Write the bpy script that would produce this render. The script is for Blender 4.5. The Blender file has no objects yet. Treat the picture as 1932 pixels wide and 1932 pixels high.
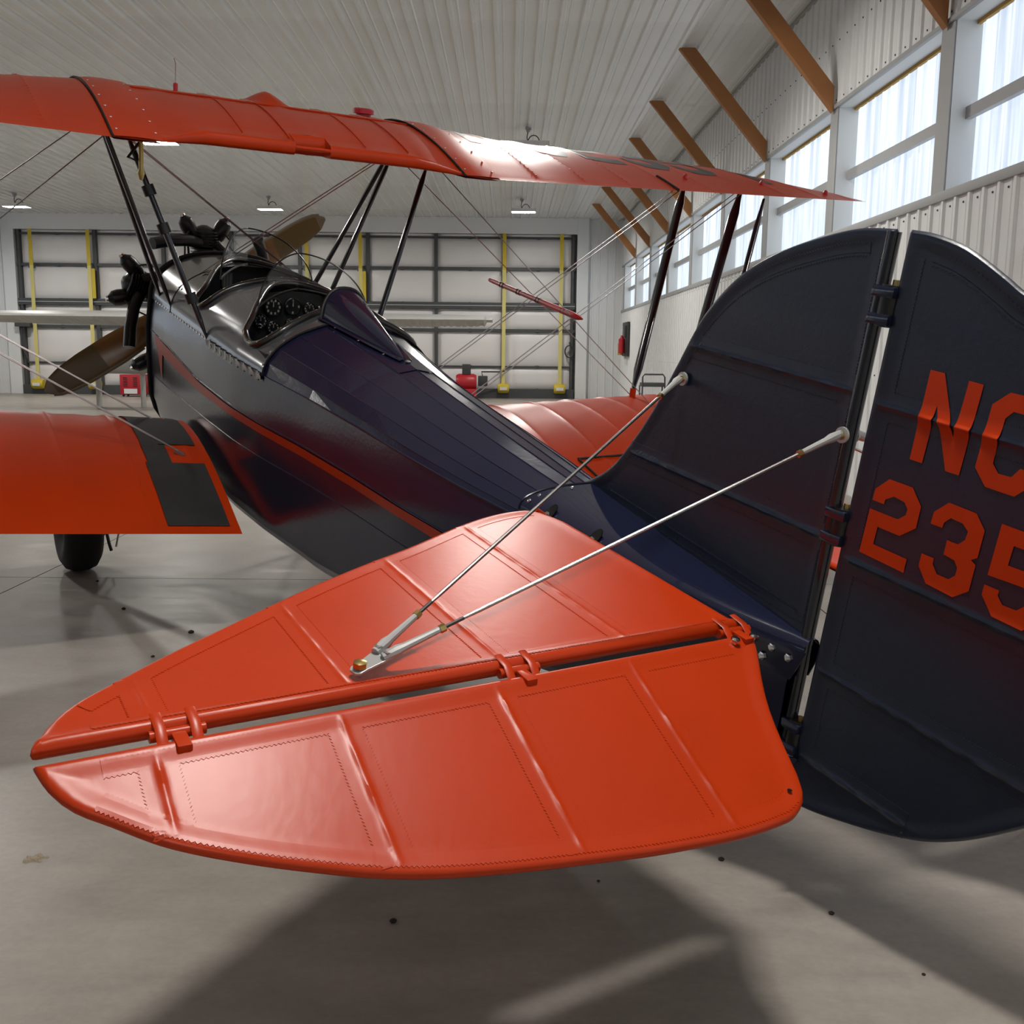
import bpy, bmesh, math, random
import numpy as np
from mathutils import Vector, Matrix
random.seed(7); np.random.seed(7)
SC = bpy.context.scene
COL = SC.collection
R = math.radians

# ------------------------------------------------------------------ camera
CAM_POS = (0.0, 0.0, 1.38)
YAW, PITCH, ROLL, FPX = -0.00477, 0.15599, -0.00974, 1915.8
def cam_axes():
    cy, sy = math.cos(YAW), math.sin(YAW)
    f = Vector((-sy*math.cos(PITCH), cy*math.cos(PITCH), -math.sin(PITCH)))
    r = Vector((cy, sy, 0)); d = f.cross(r)
    r2 = math.cos(ROLL)*r + math.sin(ROLL)*d
    d2 = -math.sin(ROLL)*r + math.cos(ROLL)*d
    return r2, d2, f
cr, cd, cf = cam_axes()
cam = bpy.data.cameras.new('camera'); cam_o = bpy.data.objects.new('camera', cam); COL.objects.link(cam_o)
cam.sensor_width = 36.0; cam.sensor_fit = 'HORIZONTAL'; cam.lens = FPX/1932*36.0
cam.clip_start = 0.05; cam.clip_end = 200
M = Matrix((( cr.x, -cd.x, -cf.x, CAM_POS[0]), (cr.y, -cd.y, -cf.y, CAM_POS[1]), (cr.z, -cd.z, -cf.z, CAM_POS[2]), (0,0,0,1)))
cam_o.matrix_world = M
SC.camera = cam_o
# ------------------------------------------------------------------ world, exposure
w = bpy.data.worlds.new('world'); SC.world = w; w.use_nodes = True
bg = w.node_tree.nodes['Background']; bg.inputs[0].default_value = (0.80, 0.88, 1.0, 1); bg.inputs[1].default_value = 1.0
SC.view_settings.view_transform = 'Standard'; SC.view_settings.look = 'None'
SC.view_settings.gamma = 1.0; SC.view_settings.use_curve_mapping = False
SC.view_settings.exposure = 0.0
WINDOW_GLOW = 1.25          # daylight arriving through each translucent window sheet
LAMP_GLOW = 290.0           # brightness of the lamp diffusers
try:
    SC.cycles.max_bounces = 4; SC.cycles.diffuse_bounces = 3; SC.cycles.glossy_bounces = 3; SC.cycles.use_adaptive_sampling = True; SC.cycles.adaptive_threshold = 0.08
    SC.cycles.transparent_max_bounces = 12; SC.cycles.caustics_reflective = False; SC.cycles.caustics_refractive = False
    SC.cycles.sample_clamp_indirect = 6.0
    SC.cycles.use_denoising = True; SC.cycles.use_light_tree = False
except Exception: pass

# ------------------------------------------------------------------ materials
MATS = {}
def mat(name, col, rough=0.5, metal=0.0, coat=0.0, coat_rough=0.1, spec=0.5, bump=None, vary=None, emit=None, strength=0.0, alpha=None):
    """procedural principled material; bump=(scale, strength, detail), vary=(scale, amount) mixes a darker/lighter tone by noise"""
    m = bpy.data.materials.new(name); m.use_nodes = True; nt = m.node_tree; b = nt.nodes['Principled BSDF']
    b.inputs['Base Color'].default_value = (*col, 1); b.inputs['Roughness'].default_value = rough
    b.inputs['Metallic'].default_value = metal; b.inputs['Coat Weight'].default_value = coat
    b.inputs['Coat Roughness'].default_value = coat_rough; b.inputs['Specular IOR Level'].default_value = spec
    tc = nt.nodes.new('ShaderNodeTexCoord')
    if vary:
        n = nt.nodes.new('ShaderNodeTexNoise'); n.inputs['Scale'].default_value = vary[0]; n.inputs['Detail'].default_value = 6
        nt.links.new(tc.outputs['Object'], n.inputs['Vector'])
        r = nt.nodes.new('ShaderNodeValToRGB'); a = vary[1]
        r.color_ramp.elements[0].position = 0.3; r.color_ramp.elements[1].position = 0.7
        r.color_ramp.elements[0].color = (*[c*(1-a) for c in col], 1); r.color_ramp.elements[1].color = (*[min(1, c*(1+a)) for c in col], 1)
        nt.links.new(n.outputs['Fac'], r.inputs['Fac']); nt.links.new(r.outputs['Color'], b.inputs['Base Color'])
    if bump:
        n = nt.nodes.new('ShaderNodeTexNoise'); n.inputs['Scale'].default_value = bump[0]; n.inputs['Detail'].default_value = bump[2] if len(bump) > 2 else 3
        nt.links.new(tc.outputs['Object'], n.inputs['Vector'])
        bp = nt.nodes.new('ShaderNodeBump'); bp.inputs['Strength'].default_value = bump[1]; bp.inputs['Distance'].default_value = 0.02
        nt.links.new(n.outputs['Fac'], bp.inputs['Height']); nt.links.new(bp.outputs['Normal'], b.inputs['Normal'])
    if emit:
        b.inputs['Emission Color'].default_value = (*emit, 1); b.inputs['Emission Strength'].default_value = strength
    if alpha is not None: b.inputs['Alpha'].default_value = alpha
    MATS[name] = m
    return m
ORANGE = mat('orange dope', (0.46, 0.034, 0.0025), 0.33, spec=0.30, bump=(40, 0.018, 3), vary=(2.5, 0.06))
TAILN = mat('navy tail fabric', (0.006, 0.011, 0.026), 0.34, spec=0.62, bump=(70, 0.04, 4), vary=(3, 0.15))
NAVY = mat('navy fabric', (0.010, 0.012, 0.034), 0.19, spec=0.6, bump=(60, 0.03, 4))
NAVYG = mat('navy gloss', (0.010, 0.013, 0.034), 0.10, coat=0.6, coat_rough=0.04)
DECKM = mat('dark glossy cowl paint', (0.115, 0.120, 0.130), 0.20, metal=0.45, coat=0.4, coat_rough=0.05, bump=(5, 0.04, 2))
STRUT = mat('blue black strut paint', (0.008, 0.010, 0.016), 0.18, coat=0.5)
STEEL = mat('polished wire steel', (0.42, 0.41, 0.40), 0.34, metal=1.0)
ALU = mat('grey painted fitting', (0.50, 0.50, 0.49), 0.40, metal=0.5)
CHROME = mat('chrome', (0.80, 0.80, 0.80), 0.12, metal=1.0)
BRASS = mat('cadmium bolt', (0.55, 0.42, 0.16), 0.3, metal=1.0)
BLACK = mat('engine black', (0.006, 0.006, 0.006), 0.32)
LEATHER = mat('black leather', (0.010, 0.009, 0.009), 0.28, coat=0.35, bump=(30, 0.15, 3))
RUBBER = mat('tyre rubber', (0.012, 0.012, 0.012), 0.75)
TUB = mat('cockpit black', (0.003, 0.003, 0.004), 0.8)
DIAL = mat('dial face', (0.006, 0.006, 0.006), 0.5)
DIALM = mat('dial marks', (0.22, 0.22, 0.20), 0.6)
WALK = mat('walkway grit', (0.014, 0.014, 0.014), 0.62, bump=(300, 0.3, 2), vary=(5, 0.35))
LETTER = mat('grey wing lettering', (0.035, 0.036, 0.040), 0.35)
GAP = mat('dark seam', (0.01, 0.006, 0.005), 0.8)
def glass_mat():
    m = bpy.data.materials.new('windshield acrylic'); m.use_nodes = True; nt = m.node_tree; nt.nodes.clear()
    o = nt.nodes.new('ShaderNodeOutputMaterial'); mx = nt.nodes.new('ShaderNodeMixShader'); t = nt.nodes.new('ShaderNodeBsdfTransparent'); g = nt.nodes.new('ShaderNodeBsdfGlossy')
    t.inputs[0].default_value = (0.90, 0.92, 0.93, 1); g.inputs['Roughness'].default_value = 0.04
    f = nt.nodes.new('ShaderNodeFresnel'); gg = nt.nodes.new('ShaderNodeNewGeometry'); mr = nt.nodes.new('ShaderNodeMapRange'); mr.inputs[3].default_value = 1.45; mr.inputs[4].default_value = 1/1.45; nt.links.new(gg.outputs['Backfacing'], mr.inputs[0]); nt.links.new(mr.outputs[0], f.inputs[0])
    nt.links.new(f.outputs[0], mx.inputs[0]); nt.links.new(t.outputs[0], mx.inputs[1]); nt.links.new(g.outputs[0], mx.inputs[2]); nt.links.new(mx.outputs[0], o.inputs[0])
    return m
GLASS = glass_mat()
def wood_mat(name, c1, c2, scale, axis, rough=0.5, band=6.0):
    m = bpy.data.materials.new(name); m.use_nodes = True; nt = m.node_tree; b = nt.nodes['Principled BSDF']
    tc = nt.nodes.new('ShaderNodeTexCoord'); mp = nt.nodes.new('ShaderNodeMapping'); mp.inputs['Scale'].default_value = scale
    wv = nt.nodes.new('ShaderNodeTexWave'); wv.wave_type = 'BANDS'; wv.bands_direction = axis; wv.inputs['Scale'].default_value = band; wv.inputs['Distortion'].default_value = 3; wv.inputs['Detail'].default_value = 3
    r = nt.nodes.new('ShaderNodeValToRGB'); r.color_ramp.elements[0].color = (*c1, 1); r.color_ramp.elements[1].color = (*c2, 1)
    nt.links.new(tc.outputs['Object'], mp.inputs[0]); nt.links.new(mp.outputs[0], wv.inputs[0]); nt.links.new(wv.outputs['Fac'], r.inputs[0]); nt.links.new(r.outputs[0], b.inputs['Base Color'])
    b.inputs['Roughness'].default_value = rough
    return m
TIMBER = mat('brace timber', (0.36, 0.150, 0.046), 0.55, vary=(1.6, 0.16))
PROPW = wood_mat('propeller wood', (0.21, 0.095, 0.020), (0.32, 0.155, 0.036), (1, 1, 1), 'X', 0.25, 2.0)
PROPT = mat('propeller olive cover', (0.125, 0.078, 0.014), 0.4)
PROPE = mat('propeller metal edge', (0.20, 0.16, 0.11), 0.45, metal=0.4)
SHEET = mat('pale steel sheet', (0.78, 0.79, 0.79), 0.38, spec=0.5)
CEILM = mat('ceiling steel sheet', (0.79, 0.80, 0.79), 0.26, spec=0.5, vary=(0.35, 0.06))
TRIM = mat('grey trim paint', (0.36, 0.365, 0.37), 0.45)
REVEAL = mat('white reveal', (0.68, 0.69, 0.68), 0.5)
QUILT = mat('white vinyl insulation', (0.76, 0.74, 0.73), 0.38, bump=(3, 0.25, 3))
FRAME = mat('dark door steel', (0.060, 0.064, 0.066), 0.45)
YELLOW = mat('yellow webbing', (0.62, 0.46, 0.03), 0.6)
YELLOWP = mat('faded yellow webbing', (0.66, 0.58, 0.20), 0.6)
RED = mat('red machine paint', (0.42, 0.012, 0.022), 0.4)
WHITE = mat('white paint', (0.50, 0.50, 0.48), 0.45)
PAPER = mat('white label', (0.72, 0.72, 0.72), 0.6)
DGREY = mat('dark grey plastic', (0.035, 0.036, 0.038), 0.5)
LAMPB = mat('lamp housing white', (0.70, 0.70, 0.68), 0.4)
LAMPE = mat('lamp diffuser', (0.9, 0.9, 0.9), 0.4, emit=(1.0, 0.96, 0.90), strength=LAMP_GLOW)

FOAM = mat('closure foam', (0.45, 0.27, 0.07), 0.8)
DEBRIS = mat('dry debris', (0.02, 0.016, 0.012), 0.9)
LEAF = mat('pale crumbs', (0.36, 0.30, 0.22), 0.9)
def window_mat():
    m = bpy.data.materials.new('daylit translucent sheet'); m.use_nodes = True; nt = m.node_tree; b = nt.nodes['Principled BSDF']
    tc = nt.nodes.new('ShaderNodeTexCoord'); mp = nt.nodes.new('ShaderNodeMapping'); mp.inputs['Scale'].default_value = (1, 7, 0.25)
    n = nt.nodes.new('ShaderNodeTexNoise'); n.inputs['Scale'].default_value = 2.2; n.inputs['Detail'].default_value = 4
    r = nt.nodes.new('ShaderNodeValToRGB'); r.color_ramp.elements[0].position = 0.36; r.color_ramp.elements[1].position = 0.64
    r.color_ramp.elements[0].color = (0.44, 0.52, 0.64, 1); r.color_ramp.elements[1].color = (0.72, 0.80, 0.88, 1)
    nt.links.new(tc.outputs['Object'], mp.inputs[0]); nt.links.new(mp.outputs[0], n.inputs[0]); nt.links.new(n.outputs['Fac'], r.inputs[0])
    nt.links.new(r.outputs[0], b.inputs['Emission Color']); b.inputs['Emission Strength'].default_value = WINDOW_GLOW
    b.inputs['Base Color'].default_value = (0.12, 0.13, 0.14, 1); b.inputs['Roughness'].default_value = 0.4
    return m
WINM = window_mat(); WINM.cycles.emission_sampling = 'NONE'
def floor_mat():
    m = bpy.data.materials.new('polished concrete'); m.use_nodes = True; nt = m.node_tree; b = nt.nodes['Principled BSDF']
    g = nt.nodes.new('ShaderNodeNewGeometry')
    def noise(sc, det, rough=0.6, stretch=(1, 1, 1)):
        mp = nt.nodes.new('ShaderNodeMapping'); mp.inputs['Scale'].default_value = stretch; nt.links.new(g.outputs['Position'], mp.inputs[0])
        n = nt.nodes.new('ShaderNodeTexNoise'); n.inputs['Scale'].default_value = sc; n.inputs['Detail'].default_value = det; n.inputs['Roughness'].default_value = rough
        nt.links.new(mp.outputs[0], n.inputs['Vector']); return n
    n1 = noise(0.9, 8, 0.65); n2 = noise(3.2, 10, 0.7, (0.55, 1.4, 1)); n3 = noise(45, 3)
    def ramp(src, p0, c0, p1, c1):
        r = nt.nodes.new('ShaderNodeValToRGB'); r.color_ramp.elements[0].position = p0; r.color_ramp.elements[0].color = (*c0, 1); r.color_ramp.elements[1].position = p1; r.color_ramp.elements[1].color = (*c1, 1)
        nt.links.new(src.outputs['Fac'], r.inputs[0]); return r
    r1 = ramp(n1, 0.32, (0.270, 0.243, 0.210), 0.70, (0.365, 0.334, 0.295))
    r2 = ramp(n2, 0.34, (0.78, 0.78, 0.78), 0.62, (1.04, 1.04, 1.04))
    r3 = ramp(n3, 0.30, (0.93, 0.93, 0.93), 0.70, (1.04, 1.04, 1.04))
    def mul(a, c):
        x = nt.nodes.new('ShaderNodeMix'); x.data_type = 'RGBA'; x.blend_type = 'MULTIPLY'; x.inputs[0].default_value = 1.0
        nt.links.new(a, x.inputs[6]); nt.links.new(c, x.inputs[7]); return x.outputs[2]
    nt.links.new(mul(mul(r1.outputs[0], r2.outputs[0]), r3.outputs[0]), b.inputs['Base Color'])
    rr = ramp(n2, 0.3, (0.30,)*3, 0.7, (0.46,)*3); nt.links.new(rr.outputs[0], b.inputs['Roughness'])
    bp = nt.nodes.new('ShaderNodeBump'); bp.inputs['Strength'].default_value = 0.06; bp.inputs['Distance'].default_value = 0.02
    nt.links.new(n2.outputs['Fac'], bp.inputs['Height']); nt.links.new(bp.outputs[0], b.inputs['Normal'])
    return m
FLOORM = floor_mat()

# ------------------------------------------------------------------ mesh helpers
def tag(o, label=None, cat=None, group=None, kind=None):
    if label: o['label'] = label
    if cat: o['category'] = cat
    if group: o['group'] = group
    if kind: o['kind'] = kind
    return o
def link(name, me, parent=None, kind=None):
    o = bpy.data.objects.new(name, me); COL.objects.link(o)
    if parent: o.parent = parent
    if kind: o['kind'] = kind
    return o
def empty(name, loc=(0, 0, 0), mtx=None):
    o = bpy.data.objects.new(name, None); COL.objects.link(o); o.empty_display_size = 0.2
    if mtx is not None: o.matrix_world = mtx
    else: o.location = loc
    return o
def frame_of(d):
    d = Vector(d).normalized(); a = Vector((0, 0, 1)) if abs(d.z) < 0.9 else Vector((1, 0, 0))
    u = d.cross(a).normalized(); v = d.cross(u).normalized()
    return u, v
class B:
    """collects vertices and faces of ONE mesh object"""
    def __init__(s): s.v = []; s.f = []; s.mi = []; s.cur = 0
    def add(s, V, F):
        n = len(s.v); s.v.extend([tuple(p) for p in V]); s.f.extend([tuple(i+n for i in f) for f in F]); s.mi.extend([s.cur]*len(F)); return s
    def box(s, a, b, rot=None, org=None):
        x0, y0, z0 = a; x1, y1, z1 = b
        V = [Vector(p) for p in ((x0,y0,z0),(x1,y0,z0),(x1,y1,z0),(x0,y1,z0),(x0,y0,z1),(x1,y0,z1),(x1,y1,z1),(x0,y1,z1))]
        if rot is not None: V = [rot @ p for p in V]
        if org is not None: V = [p + Vector(org) for p in V]
        return s.add(V, [(0,3,2,1),(4,5,6,7),(0,1,5,4),(1,2,6,5),(2,3,7,6),(3,0,4,7)])
    def loft(s, rings, closed=True, cap=True):
        n = len(rings[0]); V = [p for r in rings for p in r]; F = []
        for i in range(len(rings)-1):
            for j in range(n if closed else n-1):
                k = (j+1) % n; F.append((i*n+j, i*n+k, (i+1)*n+k, (i+1)*n+j))
        if cap and closed: F.append(tuple(range(n-1, -1, -1))); F.append(tuple((len(rings)-1)*n+j for j in range(n)))
        return s.add(V, F)
    def tube(s, pts, r, n=8, closed=False, flat=None, up=None):
        """swept round (or flat=(ratio) elliptical) tube; r may be a list"""
        P = [Vector(p) for p in pts]; m = len(P); rings = []
        for i in range(m):
            if closed: d = (P[(i+1) % m]-P[i-1])
            else: d = (P[min(i+1, m-1)]-P[max(i-1, 0)])
            d.normalize()
            if up is not None:
                u = d.cross(Vector(up)).normalized(); v = d.cross(u).normalized()
            elif i == 0: u, v = frame_of(d)
            else:
                u = (u - d*u.dot(d)).normalized(); v = d.cross(u).normalized()
            rr = r[i] if hasattr(r, '__len__') else r
            rings.append([P[i] + u*(math.cos(2*math.pi*k/n)*rr*(flat or 1)) + v*(math.sin(2*math.pi*k/n)*rr) for k in range(n)])
        if closed:
            rings.append(rings[0]); return s.loft(rings, True, False)
        return s.loft(rings, True, True)
    def cyl(s, a, b, r, n=12, r2=None): return s.tube([a, b], [r, r if r2 is None else r2], n)
    def lathe(s, prof, org, axis, n=20):
        """prof: list of (t along axis, radius)"""
        ax = Vector(axis).normalized(); u, v = frame_of(ax); o = Vector(org)
        return s.loft([[o + ax*t + (u*math.cos(2*math.pi*k/n) + v*math.sin(2*math.pi*k/n))*max(r, 1e-4) for k in range(n)] for t, r in prof], True, True)
    def grid(s, fn, us, vs):
        V = [fn(u, v) for u in us for v in vs]; nv = len(vs)
        return s.add(V, [(i*nv+j, i*nv+j+1, (i+1)*nv+j+1, (i+1)*nv+j) for i in range(len(us)-1) for j in range(nv-1)])
    def prism(s, poly, mapf, h0, h1):
        n = len(poly); V = [mapf(p[0], p[1], h0) for p in poly] + [mapf(p[0], p[1], h1) for p in poly]
        F = [tuple(range(n-1, -1, -1)), tuple(range(n, 2*n))] + [(i, (i+1) % n, n+(i+1) % n, n+i) for i in range(n)]
        return s.add(V, F)
    def mesh(s, name, mats, smooth=35, merge=None, bevel=None):
        me = bpy.data.meshes.new(name); me.from_pydata(s.v, [], s.f)
        if not isinstance(mats, (list, tuple)): mats = [mats]
        for m in mats: me.materials.append(m)
        if len(mats) > 1: me.polygons.foreach_set('material_index', s.mi)
        bm = bmesh.new(); bm.from_mesh(me)
        if merge: bmesh.ops.remove_doubles(bm, verts=bm.verts, dist=merge)
        if bevel: bmesh.ops.bevel(bm, geom=[e for e in bm.edges if e.is_manifold and e.calc_face_angle(0) > 0.6], offset=bevel, segments=2, profile=0.6, affect='EDGES')
        bmesh.ops.recalc_face_normals(bm, faces=bm.faces)
        bm.to_mesh(me); bm.free()
        if smooth is not None:
            me.shade_smooth(); me.set_sharp_from_angle(angle=R(smooth))
        me.update(); return me
    def obj(s, name, mats, parent=None, smooth=35, merge=None, bevel=None, kind=None): return link(name, s.mesh(name, mats, smooth, merge, bevel), parent, kind)
def lerp(x, X, Y): return float(np.interp(x, X, Y))
_pc = {}
def smo(x, X, Y):
    """monotone cubic through the points"""
    k = (id(X), id(Y))
    if k not in _pc:
        h = np.diff(X); d = np.diff(Y)/h; m = np.zeros(len(X)); m[0], m[-1] = d[0], d[-1]
        for i in range(1, len(X)-1):
            if d[i-1]*d[i] > 0: w1, w2 = 2*h[i]+h[i-1], h[i]+2*h[i-1]; m[i] = (w1+w2)/(w1/d[i-1]+w2/d[i])
        _pc[k] = m
    m = _pc[k]; x = min(max(x, X[0]), X[-1]); i = min(len(X)-2, max(0, int(np.searchsorted(X, x))-1)); h = X[i+1]-X[i]; t = (x-X[i])/h
    return float((2*t**3-3*t*t+1)*Y[i]+(t**3-2*t*t+t)*h*m[i]+(-2*t**3+3*t*t)*Y[i+1]+(t**3-t*t)*h*m[i+1])
# ------------------------------------------------------------------ the hangar
FAR, WR, WL, CEIL, BACK = 31.30, 3.41, -16.10, 5.33, -9.0
# floor: slabs with open joints over a dark base
fl = B().box((WL-0.3, BACK-0.3, -0.30), (WR+0.3, FAR+0.4, -0.012)).obj('floor', GAP, kind='structure', smooth=None)
xs = [WL-0.1] + [x for x in (-2.87+4.6*k for k in range(-3, 2)) if WL < x < WR] + [WR+0.1]
ys = [BACK-0.1] + [y for y in (6.05+5.2*k for k in range(-2, 5)) if BACK < y < FAR] + [FAR+0.1]
for i in range(len(xs)-1):
    for j in range(len(ys)-1):
        g = 0.004
        B().box((xs[i]+g, ys[j]+g, -0.05), (xs[i+1]-g, ys[j+1]-g, 0.0)).obj('floor_slab', FLOORM, fl, smooth=None)
# ceiling: ribbed steel sheets
ce = B().box((WL-0.3, BACK-0.3, CEIL+0.04), (WR+0.3, FAR+0.4, CEIL+0.2)).obj('ceiling', SHEET, kind='structure', smooth=None)
PIT = 0.264
def rib_profile(pitch, count, h, offs=0.0):
    P = []
    for k in range(count):
        o = k*pitch
        P += [(o, 0), (o+pitch*0.30, 0), (o+pitch*0.36, h), (o+pitch*0.52, h), (o+pitch*0.58, 0), (o+pitch*0.72, 0), (o+pitch*0.75, h*0.22), (o+pitch*0.80, h*0.22), (o+pitch*0.83, 0)]
    P.append((count*pitch, 0)); return P
def sheet_mesh(name, length, m, kind):
    """kind 'c': ribs along Y, relief downward; kind 'w': width along Y, ribs along Z, relief toward -X"""
    b = B(); P = rib_profile(PIT if kind == 'c' else 2.8/12, 4, 0.034 if kind == 'c' else 0.020)
    if kind == 'c': b.grid(lambda p, t: (p[0], t, -p[1]), P, [0, length])
    else: b.grid(lambda p, t: (-p[1], p[0], t), P, [0, length])
    return b.mesh(name, m, smooth=None)
seam0 = 12.98-4.15*5
rows = [seam0+4.15*k for k in range(10)]
cm = sheet_mesh('ceiling_sheet', 4.165, CEILM, 'c'); cm_end = sheet_mesh('ceiling_sheet_end', FAR-rows[9], CEILM, 'c')
for j, y in enumerate(rows):
    for i in range(19):
        x = WR-0.02-(i+1)*4*PIT
        if x < WL-1.1: continue
        o = link('ceiling_sheet', cm_end if j == 9 else cm, ce); o.location = (x, y, CEIL+0.002*(j % 2))
# long side walls
BAY = [8.49+2.8*k for k in range(-6, 9)]
ws_low = sheet_mesh('wall_sheet_low', 2.60, SHEET, 'w'); ws_up = sheet_mesh('wall_sheet_up', CEIL-3.93, SHEET, 'w')
win_n = [0]
def long_wall(side, name):
    s = 1 if side == 'right' else -1; X0 = WR if s > 0 else WL
    def bx(x0, x1, y0, y1, z0, z1): return ((min(X0+s*x0, X0+s*x1), y0, z0), (max(X0+s*x0, X0+s*x1), y1, z1))
    root = B().box(*bx(0.03, 0.30, BACK, FAR, 0, 2.60)).obj(name, SHEET, kind='structure', smooth=None)
    B().box(*bx(0.03, 0.30, BACK, FAR, 3.95, CEIL+0.04)).obj('upper_wall', SHEET, root, smooth=None)
    wd = 4*2.8/12; n = int((FAR-BACK)/wd)
    for i in range(n+1):
        y = BAY[6]-0.12+wd*(i-18)
        if y < BACK-0.1 or y+wd > FAR+0.95: continue
        for me, z in ((ws_low, 0.0), (ws_up, 3.93)):
            o = link('wall_sheet', me, root); o.location = (X0, y if s > 0 else y+wd, z)
            if s < 0: o.rotation_euler.z = math.pi
    for k, yk in enumerate(BAY):
        o = B().box(*bx(-0.012, 0.20, yk-0.24, yk, 2.60, 3.95)).obj('post', TRIM, root, smooth=None)
        if k == len(BAY)-1:
            B().box(*bx(0.0, 0.20, yk, FAR, 2.60, 3.95)).obj('corner_panel', SHEET, root, smooth=None); continue
        win_n[0] += 1
        y0, y1 = yk, yk+2.56
        # reveal sleeve around the opening
        b = B(); z0, z1 = 2.66, 3.93; t = 0.02
        g_ = .006; ri = [(y0+g_, z0+g_), (y1-g_, z0+g_), (y1-g_, z1-g_), (y0+g_, z1-g_)]; ro = [(y0+g_/2, z0+g_/2), (y1-g_/2, z0+g_/2), (y1-g_/2, z1-g_/2), (y0+g_/2, z1-g_/2)]
        b.loft([[(X0+s*0.0, p[0], p[1]) for p in ro], [(X0+s*0.0, p[0], p[1]) for p in ri], [(X0+s*0.20, p[0], p[1]) for p in ri], [(X0+s*0.20, p[0], p[1]) for p in ro]], True, False)
        wo = b.obj('window_%d' % win_n[0], REVEAL, kind='structure', smooth=None)
        B().box(*bx(0.115, 0.165, y0, y1, 3.20, 3.292)).obj('mid_rail', TRIM, wo, smooth=None)
        B().box(*bx(0.155, 0.185, y0, y1, z1-0.035, z1)).obj('foam_closure', FOAM, wo, smooth=None)
        for q in range(3):
            me = bpy.data.meshes.get('translucent_sheet_%d' % s)
            if me is None:
                bb = B(); P = rib_profile(2.56/12, 4, 0.022); bb.grid(lambda p, tt: (-s*p[1], p[0], tt), P, [0, z1-z0+0.06]); me = bb.mesh('translucent_sheet_%d' % s, WINM, smooth=None)
            o = link('translucent_sheet', me, wo); o.location = (X0+s*0.20, y0+q*2.56/3, z0-0.03)
    return root, bx
wr, rbx = long_wall('right', 'wall_right')
wl, lbx = long_wall('left', 'wall_left')
for i, bxf in enumerate((rbx, lbx)):
    B().box(*bxf(-0.03, 0.02, BACK, FAR, 2.585, 2.66)).obj('trim_%d' % (i*3+1), TRIM, kind='structure', bevel=0.008)
    B().box(*bxf(-0.035, 0.02, BACK, FAR, 3.925, 3.965)).obj('trim_%d' % (i*3+2), TRIM, kind='structure', bevel=0.008)
    B().box(*bxf(-0.03, 0.02, BACK, FAR, CEIL-0.05, CEIL-0.005)).obj('trim_%d' % (i*3+3), TRIM, kind='structure', bevel=0.008)
sb = B()
for i in range(120):
    y = 5.0+i*2.8/12*1.0
    if y > FAR: break
    for z in (4.02, 4.62, 2.53, 1.2): sb.lathe([(0, 0.009), (0.006, 0.008), (0.010, 0.0)], (WR-0.001, y+0.09, z), (-1, 0, 0), 6)
sb.obj('screw_row', FRAME, wr, kind='stuff', smooth=None)
wb = B().box((WL-0.3, BACK-0.3, 0), (WR+0.3, BACK, 2.60)).obj('wall_back', SHEET, kind='structure', smooth=None)
B().box((WL-0.3, BACK-0.3, 3.95), (WR+0.3, BACK, CEIL+0.04)).obj('upper_wall', SHEET, wb, smooth=None)
for k in range(7):  # added windows: unseen glowing bank put in to light the tail from behind
    x0 = WL+0.2+k*2.8
    B().box((x0-0.4, BACK-0.3, 2.60), (x0-0.0, BACK, 3.95)).obj('post', TRIM, wb, smooth=None)
    win_n[0] += 1; x1 = min(x0+2.4, WR)
    b = B(); q = [(x0, 2.60), (x1, 2.60), (x1, 3.95), (x0, 3.95)]; i4 = [(x0+.02, 2.62), (x1-.02, 2.62), (x1-.02, 3.93), (x0+.02, 3.93)]
    b.loft([[(x, BACK-.2, z) for x, z in q], [(x, BACK-.02, z) for x, z in q], [(x, BACK-.02, z) for x, z in i4], [(x, BACK-.2, z) for x, z in i4]], True, False); wo = b.obj('window_%d' % win_n[0], REVEAL, kind='structure', smooth=None)
    B().box((x0+.02, BACK-.16, 3.20), (x1-.02, BACK-.11, 3.29)).obj('mid_rail', TRIM, wo, smooth=None)
    bb = B(); P = rib_profile((x1-x0)/12, 12, 0.022); bb.grid(lambda p, t: (x0+p[0], BACK-.2+p[1], t), P, [2.60, 3.95]); bb.obj('translucent_sheet', WINM, wo, smooth=None)
# knee braces at the posts
ORD = ['nearest the far corner', 'second from the far corner', 'third from the far corner', 'fourth from the far corner', 'fifth from the far corner', 'sixth from the far corner', 'second nearest the camera', 'nearest the camera']
for k in range(8):
    yk = 8.49+2.8*(7-k)-0.165
    b = B(); poly = [(2.17, CEIL-0.024), (2.385, CEIL-0.024), (WR-0.04, 4.15), (WR-0.04, 3.895)]
    b.prism(poly, lambda x, z, h: (x, yk+h, z), 0, 0.09)
    o = b.obj('knee_brace', TIMBER, smooth=None, bevel=0.004)
    tag(o, 'brown timber knee brace from right wall to ceiling, ' + ORD[k], 'brace', 'timber knee braces along the right wall')
# far gable wall with the big door
wf = B().box((WL-0.3, FAR, 0), (WR+0.3, FAR+0.3, CEIL+0.04)).obj('wall_far', SHEET, kind='structure', smooth=None)
B().box((-14.86, FAR-0.22, 4.86), (2.02, FAR, CEIL)).obj('header', SHEET, wf, smooth=None, bevel=0.006)
B().box((2.02, FAR-0.20, 0), (2.36, FAR, CEIL)).obj('door_post', SHEET, wf, smooth=None, bevel=0.006)
B().box((-15.10, FAR-0.20, 0), (-14.74, FAR, CEIL)).obj('door_post', SHEET, wf, smooth=None, bevel=0.006)
fs = B(); P = rib_profile(2.8/12, 4, 0.020); fs.grid(lambda p, t: (p[0], -p[1], t), P, [0, CEIL]); fsm = fs.mesh('far_sheet', SHEET, smooth=None)
for x in (2.36, 2.36+0.933, -16.03): o = link('wall_sheet', fsm, wf); o.location = (x, FAR-0.03, 0)
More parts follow.
